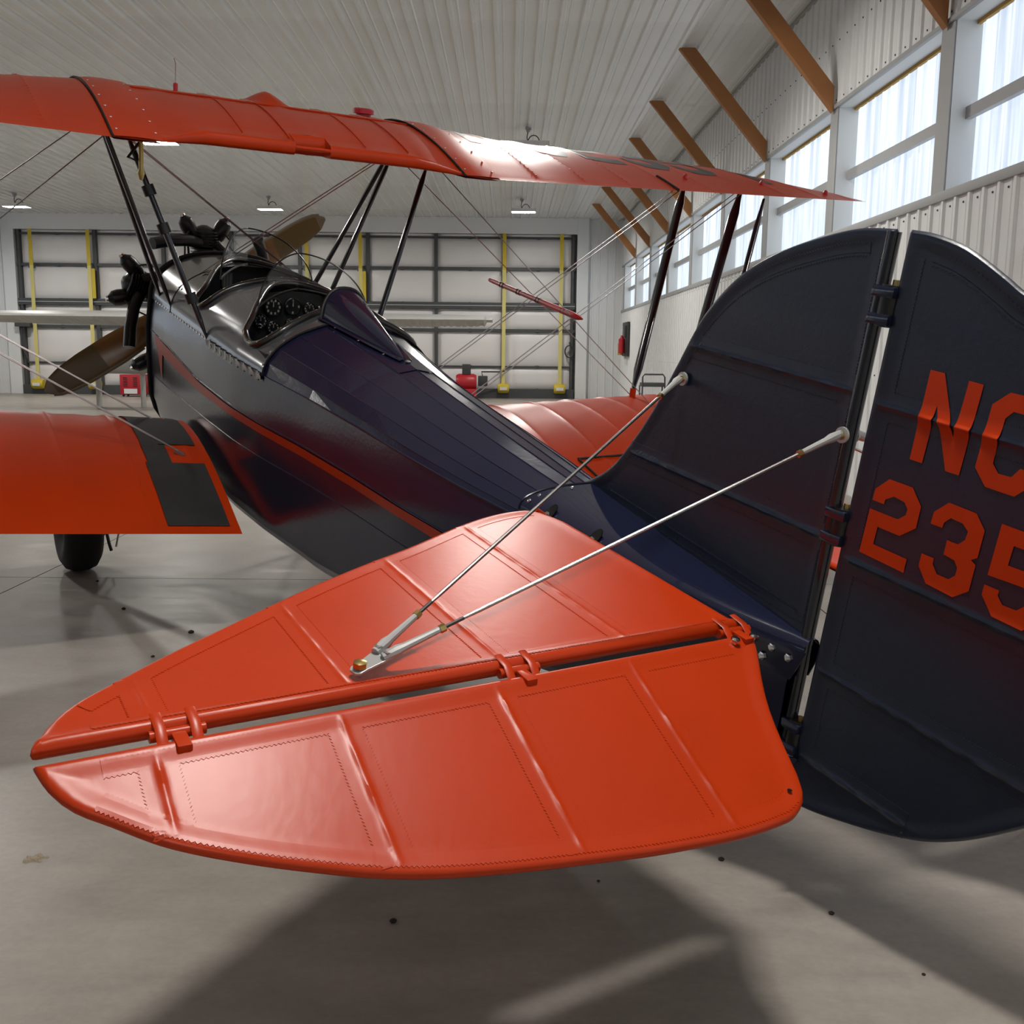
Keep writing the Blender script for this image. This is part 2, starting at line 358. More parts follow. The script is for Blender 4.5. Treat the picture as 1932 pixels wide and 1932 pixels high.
# hangar door
dr = B().box((-14.74, FAR-0.05, 0.0), (2.02, FAR-0.02, 4.86)).obj('door_1', FRAME, kind='structure', smooth=None)
VX = [-14.62] + [-12.36+2.033*k for k in range(7)] + [1.90]
RZ = [(0.0, 0.28, 0.20), (0.92, 0.05, 0.10), (1.98, 0.09, 0.12), (2.66, 0.19, 0.18), (3.80, 0.085, 0.12), (4.72, 0.045, 0.10)]
for i, x in enumerate(VX):
    wv = 0.07 if i in (0, 8) else 0.10
    B().box((x-wv/2, FAR-0.19, 0.05), (x+wv/2, FAR-0.05, 4.85)).obj('door_stile', FRAME, dr, smooth=None)
for z, h, d in RZ:
    B().box((-14.70, FAR-0.05-d, z), (1.98, FAR-0.05, z+h)).obj('door_rail', FRAME, dr, smooth=None)
B().box((-14.70, FAR-0.26, 2.74), (1.98, FAR-0.23, 2.765)).obj('rail_flange', TRIM, dr, smooth=None)
zed = [(0.28, 0.92), (0.97, 1.98), (2.07, 2.66), (2.85, 3.80), (3.885, 4.72), (4.765, 4.86)]
def quilt(x0, x1, z0, z1):
    b = B(); us = np.linspace(0, 1, 13); vs = np.linspace(0, 1, 7)
    def f(u, v):
        puff = (max(0, 1-(2*u-1)**6)*max(0, 1-(2*v-1)**4))**0.5
        crease = 0.012*math.exp(-((u-0.5)/0.025)**2)
        return (x0+(x1-x0)*u, FAR-0.055-0.075*puff+crease, z0+(z1-z0)*v)
    return b.grid(f, us, vs)
for i in range(8):
    for z0, z1 in zed:
        quilt(VX[i]+0.05, VX[i+1]-0.05, z0, z1).obj('insulation_panel', QUILT, dr, smooth=80)
# small fittings on the door
tag(B().tube([(1.83+0.13*math.cos(a), FAR-0.26-0.01*k, 1.42+0.18*math.sin(a)) for k in range(3) for a in np.linspace(0, 2*math.pi, 17)[:-1]] + [(1.83, FAR-0.26, 1.70)], 0.022, 6).obj('cable_coil', DGREY), 'black cable coiled on the far door beside the rightmost yellow strap', 'cable')
e = empty('door_latch', (-14.40, FAR-0.36, 2.0))
B().box((-0.35, -0.1, 0.0), (0.1, 0.1, 0.22)).obj('latch_body', FRAME, e, bevel=0.01); B().tube([(-0.2, 0, 0), (-0.2, 0, -0.6), (-0.05, 0, -0.95)], 0.03, 8).obj('latch_cable', DGREY, e)
tag(e, 'dark latch box with a hanging cable at the left edge of the far door', 'latch')
# yellow straps
STR = [(-14.19, 'leftmost yellow strap hanging on the far door'), (-12.48, 'yellow strap on the far door, second from left'), (-6.02, 'yellow strap on the far door beside the upper propeller blade'), (-4.43, 'yellow strap on the far door seen between the right cabane struts'), (-0.15, 'yellow strap on the far door, second from right'), (1.55, 'rightmost yellow strap hanging on the far door')]
for i, (x, lab) in enumerate(STR):
    e = empty('lifting_strap', (x, FAR-0.34, 0.0)); tag(e, lab, 'strap', 'yellow lifting straps on the far door')
    lean = (-0.10 if x < 0 else -0.02)
    def web(x0, x1, z0, z1, m, nm):
        b = B(); b.add([(x0-0.055, -0.006, z0), (x0+0.055, -0.006, z0), (x0+0.055, 0.006, z0), (x0-0.055, 0.006, z0), (x1-0.055, -0.006, z1), (x1+0.055, -0.006, z1), (x1+0.055, 0.006, z1), (x1-0.055, 0.006, z1)], [(0,3,2,1),(4,5,6,7),(0,1,5,4),(1,2,6,5),(2,3,7,6),(3,0,4,7)])
        return b.obj(nm, m, e, smooth=None)
    web(0.0, 0.0, 3.80, 4.85, YELLOW, 'upper_webbing'); web(lean*0.1, 0.0, 0.42, 3.80, YELLOWP, 'lower_webbing')
    rb = B().lathe([(-0.17, 0.02), (-0.17, 0.13), (-0.13, 0.15), (0.13, 0.15), (0.17, 0.13), (0.17, 0.02)], (0, -0.02, 0.30), (1, 0, 0), 14).obj('reel', YELLOW, e)
    B().box((-0.11, -0.19, 0.25), (0.11, -0.172, 0.34)).obj('reel_label', PAPER, rb, smooth=None)
    B().box((-0.09, 0.0, 3.72), (0.09, 0.06, 3.84)).obj('keeper', FRAME, e, smooth=None)
    if i in (1, 3): B().box((0.06, 0.0, 2.85), (0.16, 0.015, 3.72)).obj('strap_tail', YELLOW, e, smooth=None)
# ------------------------------------------------------------------ ceiling lamps (they light the hall)
LX, LY = (-12.75, -6.20, 0.35), (27.2, 18.75, 10.3, 1.9, -6.5)
LN = {(0, 0): 'white hanging lamp at the far left end of the ceiling', (1, 0): 'white hanging lamp before the far door, above the upper propeller blade', (2, 0): 'white hanging lamp near the far right end of the ceiling', (1, 1): 'bright hanging lamp showing under the left end of the upper wing', (2, 1): 'hanging lamp half hidden behind the right half of the upper wing'}
def lamp(ix, iy):
    e = empty('ceiling_lamp', (LX[ix], LY[iy], 5.0))
    tag(e, LN.get((ix, iy), 'white hanging lamp out of the picture, over the biplane or behind the camera'), 'lamp', 'white lamps hanging from the ceiling')
    b = B(); o4 = [(-.33, -.17), (.33, -.17), (.33, .17), (-.33, .17)]; i4 = [(-.30, -.15), (.30, -.15), (.30, .15), (-.30, .15)]
    b.loft([[(x, y, -.012) for x, y in i4], [(x, y, -.035) for x, y in i4], [(x, y, -.035) for x, y in o4], [(x, y, .05) for x, y in o4]], True, True); b.obj('housing', LAMPB, e, smooth=None)
    B().add([(-.298, -.148, -.016), (-.298, .148, -.016), (.298, .148, -.016), (.298, -.148, -.016)], [(0, 1, 2, 3)]).obj('diffuser', LAMPE, e, smooth=None)
    B().tube([(0.10*math.cos(a)+0.06, 0, 0.05+0.12*math.sin(a)) for a in np.linspace(math.pi, 0, 9)], 0.010, 6).obj('bail', DGREY, e)
    B().tube([(-0.04, 0, 0.05), (-0.06, 0, 0.14), (-0.04, 0, 0.24)], 0.009, 6).obj('cord', DGREY, e)
    B().lathe([(0, 0.05), (0.05, 0.055), (0.05, 0.035), (0.09, 0.03)], (-0.04, 0, 0.31), (0, 0, -1), 10).obj('socket_box', TRIM, e)
for ix in range(3):
    for iy in range(5):
        if (ix, iy) not in ((0, 3), (1, 3), (0, 4), (1, 4)): lamp(ix, iy)
# ------------------------------------------------------------------ things standing about the hall
e = empty('heater_box', (-10.92, 29.9, 0.0)); tag(e, 'red louvred machine box with white plate before the far door', 'machine')
hb = B().box((-0.33, -0.25, 0.06), (0.33, 0.25, 0.64)).obj('body', RED, e, bevel=0.015)
for i in range(6):
    for x in (-0.17, 0.12): B().box((x-0.06, -0.258, 0.30+i*0.048), (x+0.06, -0.249, 0.318+i*0.048)).obj('louvre', BLACK, hb, smooth=None)
B().box((-0.21, -0.262, 0.09), (0.17, -0.251, 0.23)).obj('plate', PAPER, e, smooth=None)
for x in (-0.26, 0.26):
    for y in (-0.18, 0.18): B().cyl((x-0.02, y, 0.035), (x+0.02, y, 0.035), 0.035, 10).obj('caster', RUBBER, e)
e = empty('power_unit', (-1.10, 30.4, 0.0)); tag(e, 'red hydraulic power unit with black motor before the far door', 'machine')
B().box((-0.42, -0.25, 0.0), (0.16, 0.25, 0.30)).obj('base_tank', RED, e, bevel=0.02)
B().lathe([(-0.30, 0.05), (-0.30, 0.20), (-0.22, 0.24), (0.22, 0.24), (0.30, 0.20), (0.30, 0.05)], (-0.15, 0, 0.50), (1, 0, 0), 16).obj('tank', RED, e)
B().box((-0.27, -0.12, 0.72), (-0.02, 0.12, 1.02)).obj('motor', DGREY, e, bevel=0.02)
B().box((0.20, -0.10, 0.38), (0.48, 0.15, 0.68)).obj('control_box', DGREY, e, bevel=0.015)
B().tube([(0.34, 0.02, 0.64), (0.30, 0.05, 0.80), (0.8, 0.2, 0.80), (0.98, 0.5, 0.82)], 0.022, 6).obj('hose', DGREY, e)
e = empty('utility_cart', (3.02, 21.2, 0.0)); tag(e, 'grey tubular cart with a flat tray by the right wall', 'cart')
for y in (-0.3, 0.3):
    pass
B().tube([(-0.24, 0, 0.14), (-0.24, 0, 0.90), (-0.20, 0, 0.955), (0.18, 0, 0.955), (0.22, 0, 0.90), (0.24, 0, 0.14)], 0.017, 8).obj('handle_frame', FRAME, e)
B().box((-0.24, 0.0, 0.70), (0.24, 0.45, 0.78)).obj('tray', FRAME, e, bevel=0.01)
B().box((-0.26, -0.02, 0.14), (0.26, 0.9, 0.20)).obj('deck', FRAME, e, bevel=0.01)
for x in (-0.24, 0.24):
    B().tube([(x, 0.45, 0.20), (x, 0.45, 0.72)], 0.015, 8).obj('post', FRAME, e)
    for y in (0.05, 0.8): B().lathe([(-0.02, 0.02), (-0.02, 0.07), (0.02, 0.07), (0.02, 0.02)], (x, y, 0.07), (1, 0, 0), 12).obj('wheel', RUBBER, e)
tag(B().tube([(3.06+0.20*math.cos(a), 20.75+0.012*k, 0.214+0.19*math.sin(a)) for k in range(3) for a in np.linspace(0, 2*math.pi, 19)[:-1]], 0.024, 6).obj('air_hose', RED), 'red air hose coiled by the grey cart at the right wall', 'hose')
e = empty('tool_board', (WR, 29.5, 1.78)); tag(e, 'black board with red and yellow gear hung on the right wall near the far corner', 'board')
B().box((-0.09, -0.62, -0.48), (-0.02, 0.62, 0.48)).obj('board', DGREY, e, bevel=0.01)
B().lathe([(-0.25, 0.02), (-0.25, 0.09), (0.14, 0.09), (0.20, 0.04), (0.25, 0.03)], (-0.20, -0.25, -0.15), (0, 0, 1), 12).obj('red_bottle', RED, e)
B().lathe([(-0.2, 0.02), (-0.2, 0.075), (0.12, 0.075), (0.18, 0.03)], (-0.19, 0.15, -0.25), (0, 0, 1), 12).obj('yellow_bottle', FOAM, e)
B().box((-0.16, -0.45, 0.05), (-0.09, -0.05, 0.38)).obj('switch_box', FRAME, e, bevel=0.01)
# white high-wing aeroplane behind the biplane (only wing ends and belly show)
e = empty('white_aeroplane', (-5.85, 22.0, 0.0)); tag(e, 'white high-wing aeroplane parked behind the biplane, mostly hidden', 'aeroplane')
def awing(y, t):      # y lateral, t 0..1 around aerofoil ring
    a = abs(y)/5.5; ch = 1.5*(1-0.28*max(0, a-0.45)/0.55); th = 0.36*(1-0.40*a); z = 2.02+0.02*abs(y)*0.2
    if a > 0.97: ch *= 0.75; th *= 0.4
    ang = 2*math.pi*t; xx = 0.5*ch*math.cos(ang); zz = th*0.5*math.sin(ang)*(1-0.35*math.cos(ang))
    rip = 0.010*(1 if int(abs(y)*14) % 2 else -1)
    return (y, -xx, z+zz+rip*(0.3 < t < 1.0))
ysm = np.concatenate([[-5.5], np.linspace(-5.42, 5.42, 240), [5.5]])
B().loft([[awing(y, k/18) for k in range(18)] for y in ysm]).obj('wing', WHITE, e, smooth=30)
def fus(y): return lerp(y, [-1.6, -1.2, -0.3, 0.9, 2.2, 4.8], [0.38, 0.50, 0.56, 0.56, 0.34, 0.10]), lerp(y, [-1.6, -1.2, -0.3, 0.3, 0.9, 2.2, 4.8], [1.10, 1.22, 1.45, 1.92, 1.95, 1.55, 1.30]), lerp(y, [-1.6, -1.2, 0.9, 2.2, 4.8], [0.72, 0.62, 0.60, 0.78, 1.10])
def ring(y):
    wv, zt, zb = fus(y); zc = (zt+zb)/2; h = (zt-zb)/2; out = []
    for k in range(20):
        a = 2*math.pi*k/20; c, s = math.cos(a), math.sin(a); out.append((wv*math.copysign(abs(c)**0.7, c), y, zc+h*math.copysign(abs(s)**0.7, s)))
    return out
B().loft([ring(y) for y in np.linspace(-1.6, 4.8, 40)]).obj('fuselage', WHITE, e, smooth=50)
B().loft([[(0.04*math.cos(a)*1, 4.3+0.55*0+0.35*math.sin(a), z) for a in np.linspace(0, 2*math.pi, 13)[:-1]] for z in (1.2, 2.1)]).obj('tail_fin', WHITE, e)
B().box((-1.5, 4.1, 1.22), (1.5, 4.8, 1.27)).obj('tailplane', WHITE, e, bevel=0.02)
for x in (-1.1, 1.1):
    B().tube([(x*0.45, 0.6, 0.72), (x, 0.75, 0.26)], 0.05, 8).obj('gear_leg', WHITE, e)
    B().lathe([(-0.08, 0.10), (-0.09, 0.20), (-0.05, 0.25), (0.05, 0.25), (0.09, 0.20), (0.08, 0.10)], (x, 0.75, 0.25), (1, 0, 0), 20).obj('wheel', RUBBER, e)
    B().tube([(x*0.5, 0.3, 0.80), (x*2.0, 0.1, 1.98)], 0.04, 8, flat=0.5).obj('wing_strut', WHITE, e)
B().tube([(0, -1.2, 0.70), (0, -1.35, 0.22)], 0.04, 8).obj('nose_leg', WHITE, e)
B().lathe([(-0.06, 0.08), (-0.07, 0.16), (-0.04, 0.20), (0.04, 0.20), (0.07, 0.16), (0.06, 0.08)], (0, -1.35, 0.20), (1, 0, 0), 18).obj('nose_wheel', RUBBER, e)
# white fibreglass hull standing on trestles left of the red box
e = empty('fibreglass_hull', (-9.12, 24.3, 0.0)); tag(e, 'white rounded fibreglass hull with a dark slot, behind the lower propeller blade', 'hull')
def hring(x):
    wv = lerp(x, [-0.9, -0.6, 0.5, 0.95], [0.30, 0.42, 0.42, 0.12]); zb = lerp(x, [-0.9, 0.5, 0.95], [0.80, 0.78, 0.92]); zt = lerp(x, [-0.9, -0.5, 0.5, 0.95], [1.10, 1.18, 1.18, 1.05])
    return [(x, wv*math.copysign(abs(math.cos(a))**0.6, math.cos(a)), (zb+zt)/2+(zt-zb)/2*math.copysign(abs(math.sin(a))**0.6, math.sin(a))) for a in np.linspace(0, 2*math.pi, 17)[:-1]]
B().loft([hring(x) for x in np.linspace(-0.9, 0.95, 16)]).obj('shell', WHITE, e, smooth=60)
B().box((0.02, -0.45, 1.085), (0.24, -0.405, 1.11)).obj('slot', BLACK, e, smooth=None)
for x in (-0.6, 0.45):
    B().box((x-0.015, -0.15, 0.0), (x+0.015, 0.15, 0.82)).obj('trestle', WHITE, e, bevel=0.01)
# bits on the floor
db = B(); db2 = B()
for x, y, s in ((-0.75, 2.62, .012), (-0.27, 2.30, .012), (0.82, 2.35, .010), (0.60, 2.62, .012), (-2.05, 5.3, .015), (-2.45, 5.95, .012), (-1.6, 4.45, .012), (-1.55, 4.85, .020), (-0.35, 2.85, .008), (0.25, 2.5, .006), (1.2, 3.1, .007), (0.4, 3.2, .008), (-1.1, 2.95, .009), (-1.3, 2.4, .006), (0.95, 2.1, .006)):
    db.lathe([(0, s*0.6), (s*0.35, s*0.8), (s*0.7, s*0.3)], (x, y, 0), (0, 0, 1), 7)
for k in range(26):
    a = random.random()*6.28; r = random.random()*0.035
    x, y = -1.28+r*math.cos(a), 2.60+0.6*r*math.sin(a); s = 0.004+0.006*random.random()
    db2.lathe([(0, s), (s*0.6, s*0.7), (s, s*0.1)], (x, y, 0), (0, 0, 1), 5)
tag(db.obj('floor_debris', DEBRIS, smooth=None), 'small black specks scattered over the concrete floor', 'debris', kind='stuff')
tag(db2.obj('crumb_pile', LEAF, smooth=None), 'small tan heap of crumbs on the floor at lower left', 'debris', kind='stuff')
# ------------------------------------------------------------------ the biplane (local axes: x forward, y to its left, z up)
PSI, TH = 0.5480, 0.1861
AO = Vector((0.7594, 2.3900, 0.7632))
fx = Vector((-math.sin(PSI)*math.cos(TH), math.cos(PSI)*math.cos(TH), math.sin(TH)))
fy = Vector((-math.cos(PSI), -math.sin(PSI), 0)); fz = fx.cross(fy)
AM = Matrix(((fx.x, fy.x, fz.x, AO.x), (fx.y, fy.y, fz.y, AO.y), (fx.z, fy.z, fz.z, AO.z), (0, 0, 0, 1)))
AI = AM.inverted()
BP = empty('biplane', mtx=AM)
tag(BP, 'orange and navy open-cockpit biplane parked with its tail toward the camera', 'aeroplane')
def world_pt(x, y, zw):            # local point above (x,y) whose world height is zw
    p = AM @ Vector((x, y, 0)); dz = (zw-p.z)/fz.z
    return Vector((x, y, dz))
# ---- fuselage sections
UX = [0, 0.35, 1.15, 1.37, 1.71, 2.07, 2.53, 2.94, 3.28, 3.73, 4.0, 4.5, 5.0]
UY = [.018, .12, .232, .264, .297, .32, .364, .419, .445, .455, .455, .458, .45]
UZ = [-.112, -.104, -.087, -.082, -.074, -.066, -.055, -.046, -.039, -.029, -.022, -.011, 0]
TX = [0, 1.04, 1.7, 2.36, 2.95, 3.4, 4.5, 5.0]; TZ = [-.075, 0, .065, .137, .20, .235, .265, .28]
LZX = [0, .5, 1.2, 1.8, 2.4, 3.0, 4.0, 5.0]; LZ = [-.36, -.47, -.63, -.74, -.81, -.815, -.835, -.87]
def deck(x, deg, off=0.0):
    n = lerp(x, [2.3, 3.0, 5.0], [1.5, 1.9, 2.3]); yu, zu, zt = lerp(x, UX, UY), lerp(x, UX, UZ), lerp(x, TX, TZ)
    a = R(deg); c, s = math.cos(a), math.sin(a)
    return Vector((x, (yu+off)*math.copysign(abs(c)**(2/n), c), zu+(zt+off-zu)*abs(s)**(2/n)))
def side_pts(x):
    yu, zu, zl = lerp(x, UX, UY), lerp(x, UX, UZ), lerp(x, LZX, LZ)
    z1 = lerp(x, [0, 1.3, 3.5, 3.9, 4.5, 5.0], [-.20, -.258, -.258, -.255, -.20, -.18]); z2 = lerp(x, [0, 1.3, 5], [-.27, -.40, -.46])
    pw = lerp(x, [3.0, 4.3, 5.0], [9.0, 7.0, 2.6])
    bl = lerp(x, [0, 1.0], [0.006, 0.02])
    return [(yu, zu), (yu+bl*0.6, zu*0.5+z1*0.5), (yu+bl, z1), (yu+bl*0.5, z2)] + [((yu+bl*0.5)*(math.cos(R(a))**(2/pw) if a < 90 else 0), z2+(zl-z2)*math.sin(R(a))**(2/pw)) for a in (12, 26, 40, 52, 64, 76, 84, 90)]
def yside(x, z):
    P = sorted([(p[1], p[0]) for p in side_pts(x)[:9]]); return lerp(z, [p[0] for p in P], [p[1] for p in P])
XS = np.linspace(0.028, 5.0, 61)
b = B(); b.loft([[(x, p[0], p[1]) for p in side_pts(x)] + [(x, -p[0], p[1]) for p in side_pts(x)[-2::-1]] for x in XS], False, False)
FUS = b.obj('fuselage_fabric', NAVY, BP, smooth=12)
# faceted turtledeck, two lengths with a lap seam
FAC = [0, 16, 32, 50, 70, 90, 110, 130, 148, 164, 180]
def tdeck(x0, x1, off, name):
    b = B(); b.loft([[deck(x, d, off) for d in FAC] for x in np.linspace(x0, x1, 14)], False, False); return b.obj(name, NAVY, BP, smooth=None)
tdeck(0.10, 2.955, 0.0, 'turtledeck')
b = B(); b.loft([[deck(x, d, 0.004) for d in (70, 90, 110)] for x in np.linspace(2.25, 2.95, 8)], False, False); b.obj('deck_lap', NAVY, BP, smooth=None)
for d in FAC[1:-1]:
    B().tube([deck(x, d, 0.001) for x in np.linspace(1.0, 2.92, 12)], 0.0016, 5).obj('stringer_ridge', NAVY, BP)
for s in (1, -1):
    for zz in (0, 1):
        B().tube([(x, s*(side_pts(x)[2 if zz == 0 else 3][0]+0.001), side_pts(x)[2 if zz == 0 else 3][1]) for x in np.linspace(0.6, 4.95, 30)], 0.003, 5).obj('side_ridge', NAVY, BP)
    B().tube([(x, s*(side_pts(x)[0][0]+0.001), side_pts(x)[0][1]) for x in np.linspace(0.6, 4.95, 30)], 0.004, 5).obj('longeron_ridge', NAVY, BP)
# metal decking with two cockpit openings
REARO = [(3.27, 28), (3.19, 23.5), (3.12, 24.5), (3.065, 32), (3.045, 46), (3.085, 66), (3.15, 82), (3.16, 90)]
REARF = [(3.30, 31), (3.38, 43), (3.60, 61.6), (3.78, 76), (3.84, 90)]
FRNTO = [(4.11, 29), (4.06, 24.5), (3.99, 25.5), (3.94, 34), (3.936, 50), (3.936, 67), (3.95, 78), (3.955, 90)]
FRNTF = [(4.12, 31), (4.20, 46), (4.45, 65), (4.60, 77), (4.70, 90)]
def opening(o, f):
    half = o[::-1] + f            # from centre-rear, down the left side, up to centre-front
    left = half; right = [(x, 180-d) for x, d in half[::-1] if d != 90]
    P = left + right
    # Catmull smoothing
    out = []; n = len(P)
    for i in range(n):
        p0, p1, p2, p3 = P[i-1], P[i], P[(i+1) % n], P[(i+2) % n]
        for t in (0, .25, .5, .75):
            out.append(tuple(0.5*((2*p1[k])+(-p0[k]+p2[k])*t+(2*p0[k]-5*p1[k]+4*p2[k]-p3[k])*t*t+(-p0[k]+3*p1[k]-3*p2[k]+p3[k])*t**3) for k in (0, 1)))
    return out
OPR, OPF = opening(REARO, REARF), opening(FRNTO, FRNTF)
def inside(p, P):
    c = False; n = len(P)
    for i in range(n):
        (x1, y1), (x2, y2) = P[i], P[i-1]
        if (y1 > p[1]) != (y2 > p[1]) and p[0] < (x2-x1)*(p[1]-y1)/(y2-y1)+x1: c = not c
    return c
b = B(); us = np.linspace(2.94, 4.49, 105); vs = np.linspace(0, 180, 121); nv = len(vs)
V = [deck(u, v, 0.007) for u in us for v in vs]; F = []
for i in range(len(us)-1):
    for j in range(nv-1):
        c = ((us[i]+us[i+1])/2, (vs[j]+vs[j+1])/2)
        if not inside(c, OPR) and not inside(c, OPF): F.append((i*nv+j, i*nv+j+1, (i+1)*nv+j+1, (i+1)*nv+j))
b.add(V, F)
b.grid(lambda u, v: (u, v[0], v[1]), us, [(lerp(3, UX, UY)+0.03, -0.05), (lerp(3, UX, UY)+0.029, -0.085)]) if False else None
DK = b.obj('cockpit_deck', DECKM, BP, smooth=40)
b = B(); b.grid(lambda u, v: deck(u, v, 0.004), np.linspace(4.48, 5.0, 20), np.linspace(0, 180, 61)); b.obj('nose_deck', DECKM, BP, smooth=40)
B().tube([deck(2.945, d, 0.007) for d in np.linspace(0, 180, 60)], 0.004, 6).obj('deck_rear_bead', BLACK, BP)
B().tube([deck(4.485, d, 0.007) for d in np.linspace(0, 180, 60)], 0.0035, 6).obj('deck_seam', BLACK, BP)
# wavy lacing flap along the lower edge of the metal deck, screws
for s in (1, -1):
    b = B(); us2 = np.linspace(2.95, 3.72, 90)
    b.grid(lambda u, v: (u, s*(yside(u, -0.05-0.05*v)+0.010*(1-v)+0.004+(0.006*math.sin(u*75) if v == 0 else 0)), lerp(u, UX, UZ)+0.012-0.030*v-(0.016*abs(math.sin(u*37)) if v > 0.6 else 0)), us2, [0, .5, 1]); b.obj('lacing_flap', DECKM, BP, smooth=50)
b = B()
def screw(b, p, n, r=0.006): b.lathe([(0, r), (r*0.4, r*0.9), (r*0.6, r*0.3)], p, n, 7)
for s in (1, -1):
    for u in np.arange(2.98, 4.9, 0.055): screw(b, (u, s*(lerp(u, UX, UY)+0.008), lerp(u, UX, UZ)+0.004), (0, s, 0.2))
    for d in (12, 26, 40): screw(b, deck(2.965, d if s > 0 else 180-d, 0.008), deck(2.965, d if s > 0 else 180-d)-Vector((2.965, 0, -0.1)))
b.obj('deck_screws', CHROME, BP, kind='stuff')
# cockpit coamings, tubs, panels
for nm, P in (('rear', OPR), ('front', OPF)):
    B().tube([deck(x, d, 0.016) for x, d in P], 0.016, 10, closed=True).obj('coaming_roll', LEATHER, BP, smooth=60)
    b = B()
    for i in range(0, len(P), 3):
        x, d = P[i]; q = deck(x, d, 0.030); screw(b, q, q-Vector((x, 0, -0.2)), 0.006)
    b.obj('coaming_studs', BRASS, BP, kind='stuff')
def tub(x0, x1):
    b = B(); y, z0 = 0.405, -0.66
    prof = [(y, 0.05), (y, z0), (-y, z0), (-y, 0.05)]
    b.loft([[(x, p[0], p[1]) for p in prof] for x in (x0, x1)], False, False)
    b.add([(x0, y, 0.05), (x0, y, z0), (x0, -y, z0), (x0, -y, 0.05)], [(0, 1, 2, 3)]); b.add([(x1, y, 0.05), (x1, y, z0), (x1, -y, z0), (x1, -y, 0.05)], [(0, 1, 2, 3)])
    return b.obj('cockpit_tub', TUB, BP, smooth=None, merge=1e-4)
tub(2.97, 3.80); tub(3.90, 4.66)
def panel_plate(x, name, m, th=0.012):
    b = B(); poly = [(deck(x, d, -0.012).y, deck(x, d, -0.012).z) for d in np.linspace(4, 176, 40)] + [(-0.40, -0.36), (0.40, -0.36)]
    b.prism(poly, lambda y, z, h: (x+h, y, z), 0, th); return b.obj(name, m, BP, smooth=None)
IP = panel_plate(3.745, 'instrument_panel', DIAL)
FP = panel_plate(4.63, 'front_panel', DIAL)
panel_plate(3.885, 'cockpit_bulkhead', TUB); panel_plate(2.955, 'rear_bulkhead', TUB)
GA = [(515, 579, .050), (552, 578, .047), (583, 582, .034), (491, 605, .038), (515, 618, .036), (547, 611, .030)]
def px_ray(px, py):
    d = (cr*((px-966)/FPX) + cd*((py-966)/FPX) + cf).normalized(); return AI @ Vector(CAM_POS), AI.to_3x3() @ d
def px_x(px, py, x):
    o, d = px_ray(px, py); t = (x-o.x)/d.x; return o+d*t
for k, (gx, gy, r) in enumerate(GA):
    c = px_x(gx, gy, 3.735)
    g = B().lathe([(0, r), (0.010, r*0.98), (0.012, r*0.90), (0.006, r*0.88), (0.006, 0.0)], c, (-1, 0, 0), 24).obj('gauge', BLACK, IP)
    b = B(); n = 10 if k != 1 else 4
    for q in range(n):
        a = 2*math.pi*q/n; y, z = c.y+math.cos(a)*r*0.68, c.z+math.sin(a)*r*0.68; h = r*0.095
        b.add([(c.x-0.0075, y-h, z-h*1.3), (c.x-0.0075, y+h, z-h*1.3), (c.x-0.0075, y+h, z+h*1.3), (c.x-0.0075, y-h, z+h*1.3)], [(0, 1, 2, 3)])
    b.add([(c.x-0.008, c.y-0.003, c.z), (c.x-0.008, c.y+0.003, c.z), (c.x-0.008, c.y+0.002, c.z+r*0.6), (c.x-0.008, c.y-0.002, c.z+r*0.6)], [(0, 1, 2, 3)])
    b.obj('dial_marks', DIALM, g, smooth=None, kind='stuff')
for gx, gy in ((601, 580), (601, 586), (489, 613), (489, 619)):
    c = px_x(gx, gy, 3.735); B().lathe([(0, 0.010), (0.012, 0.009), (0.014, 0.002)], c, (-1, 0, 0), 10).obj('switch', CHROME, IP)
c = px_x(428, 532, 4.62)
bd = B(); bd.prism([(-.032, .055), (.032, .055), (.032, -.02), (.022, -.045), (0, -.058), (-.022, -.045), (-.032, -.02)], lambda u, v, h: (c.x-h, c.y-u, c.z+v), 0, 0.006); bd = bd.obj('badge', mat('badge plate', (0.16, 0.14, 0.13), 0.4, metal=0.6), FP, smooth=None)
for k in (-1, 0, 1): B().box((c.x-0.009, c.y+k*0.018-0.005, c.z-0.03), (c.x-0.005, c.y+k*0.018+0.005, c.z+0.045)).obj('badge_bar', DIALM, bd, smooth=None)
# windshields
def shield(xe, xc, span, H, lean, name):
    b = B(); ds = [90+span*math.sin(t) for t in np.linspace(-math.pi/2, math.pi/2, 41)]
    def base(d): return deck(lerp(abs(d-90), [0, span], [xc, xe]), d, 0.012)
    def fn(d, t):
        p = base(d); h = H*math.sqrt(max(0, 1-((d-90)/span)**2)); return p+Vector((-lean, 0, 1)).normalized()*(h*t)
    b.grid(fn, ds, np.linspace(0, 1, 9)); o = b.obj(name, GLASS, BP, smooth=80)
    B().tube([fn(d, 1.0) for d in ds], 0.004, 6).obj('shield_rim', BLACK, o); B().tube([base(d) for d in ds], 0.006, 6).obj('shield_base', BLACK, o)
shield(3.457, 3.69, 39, 0.185, 0.03, 'windshield'); shield(4.195, 4.565, 33, 0.205, -0.05, 'windshield')
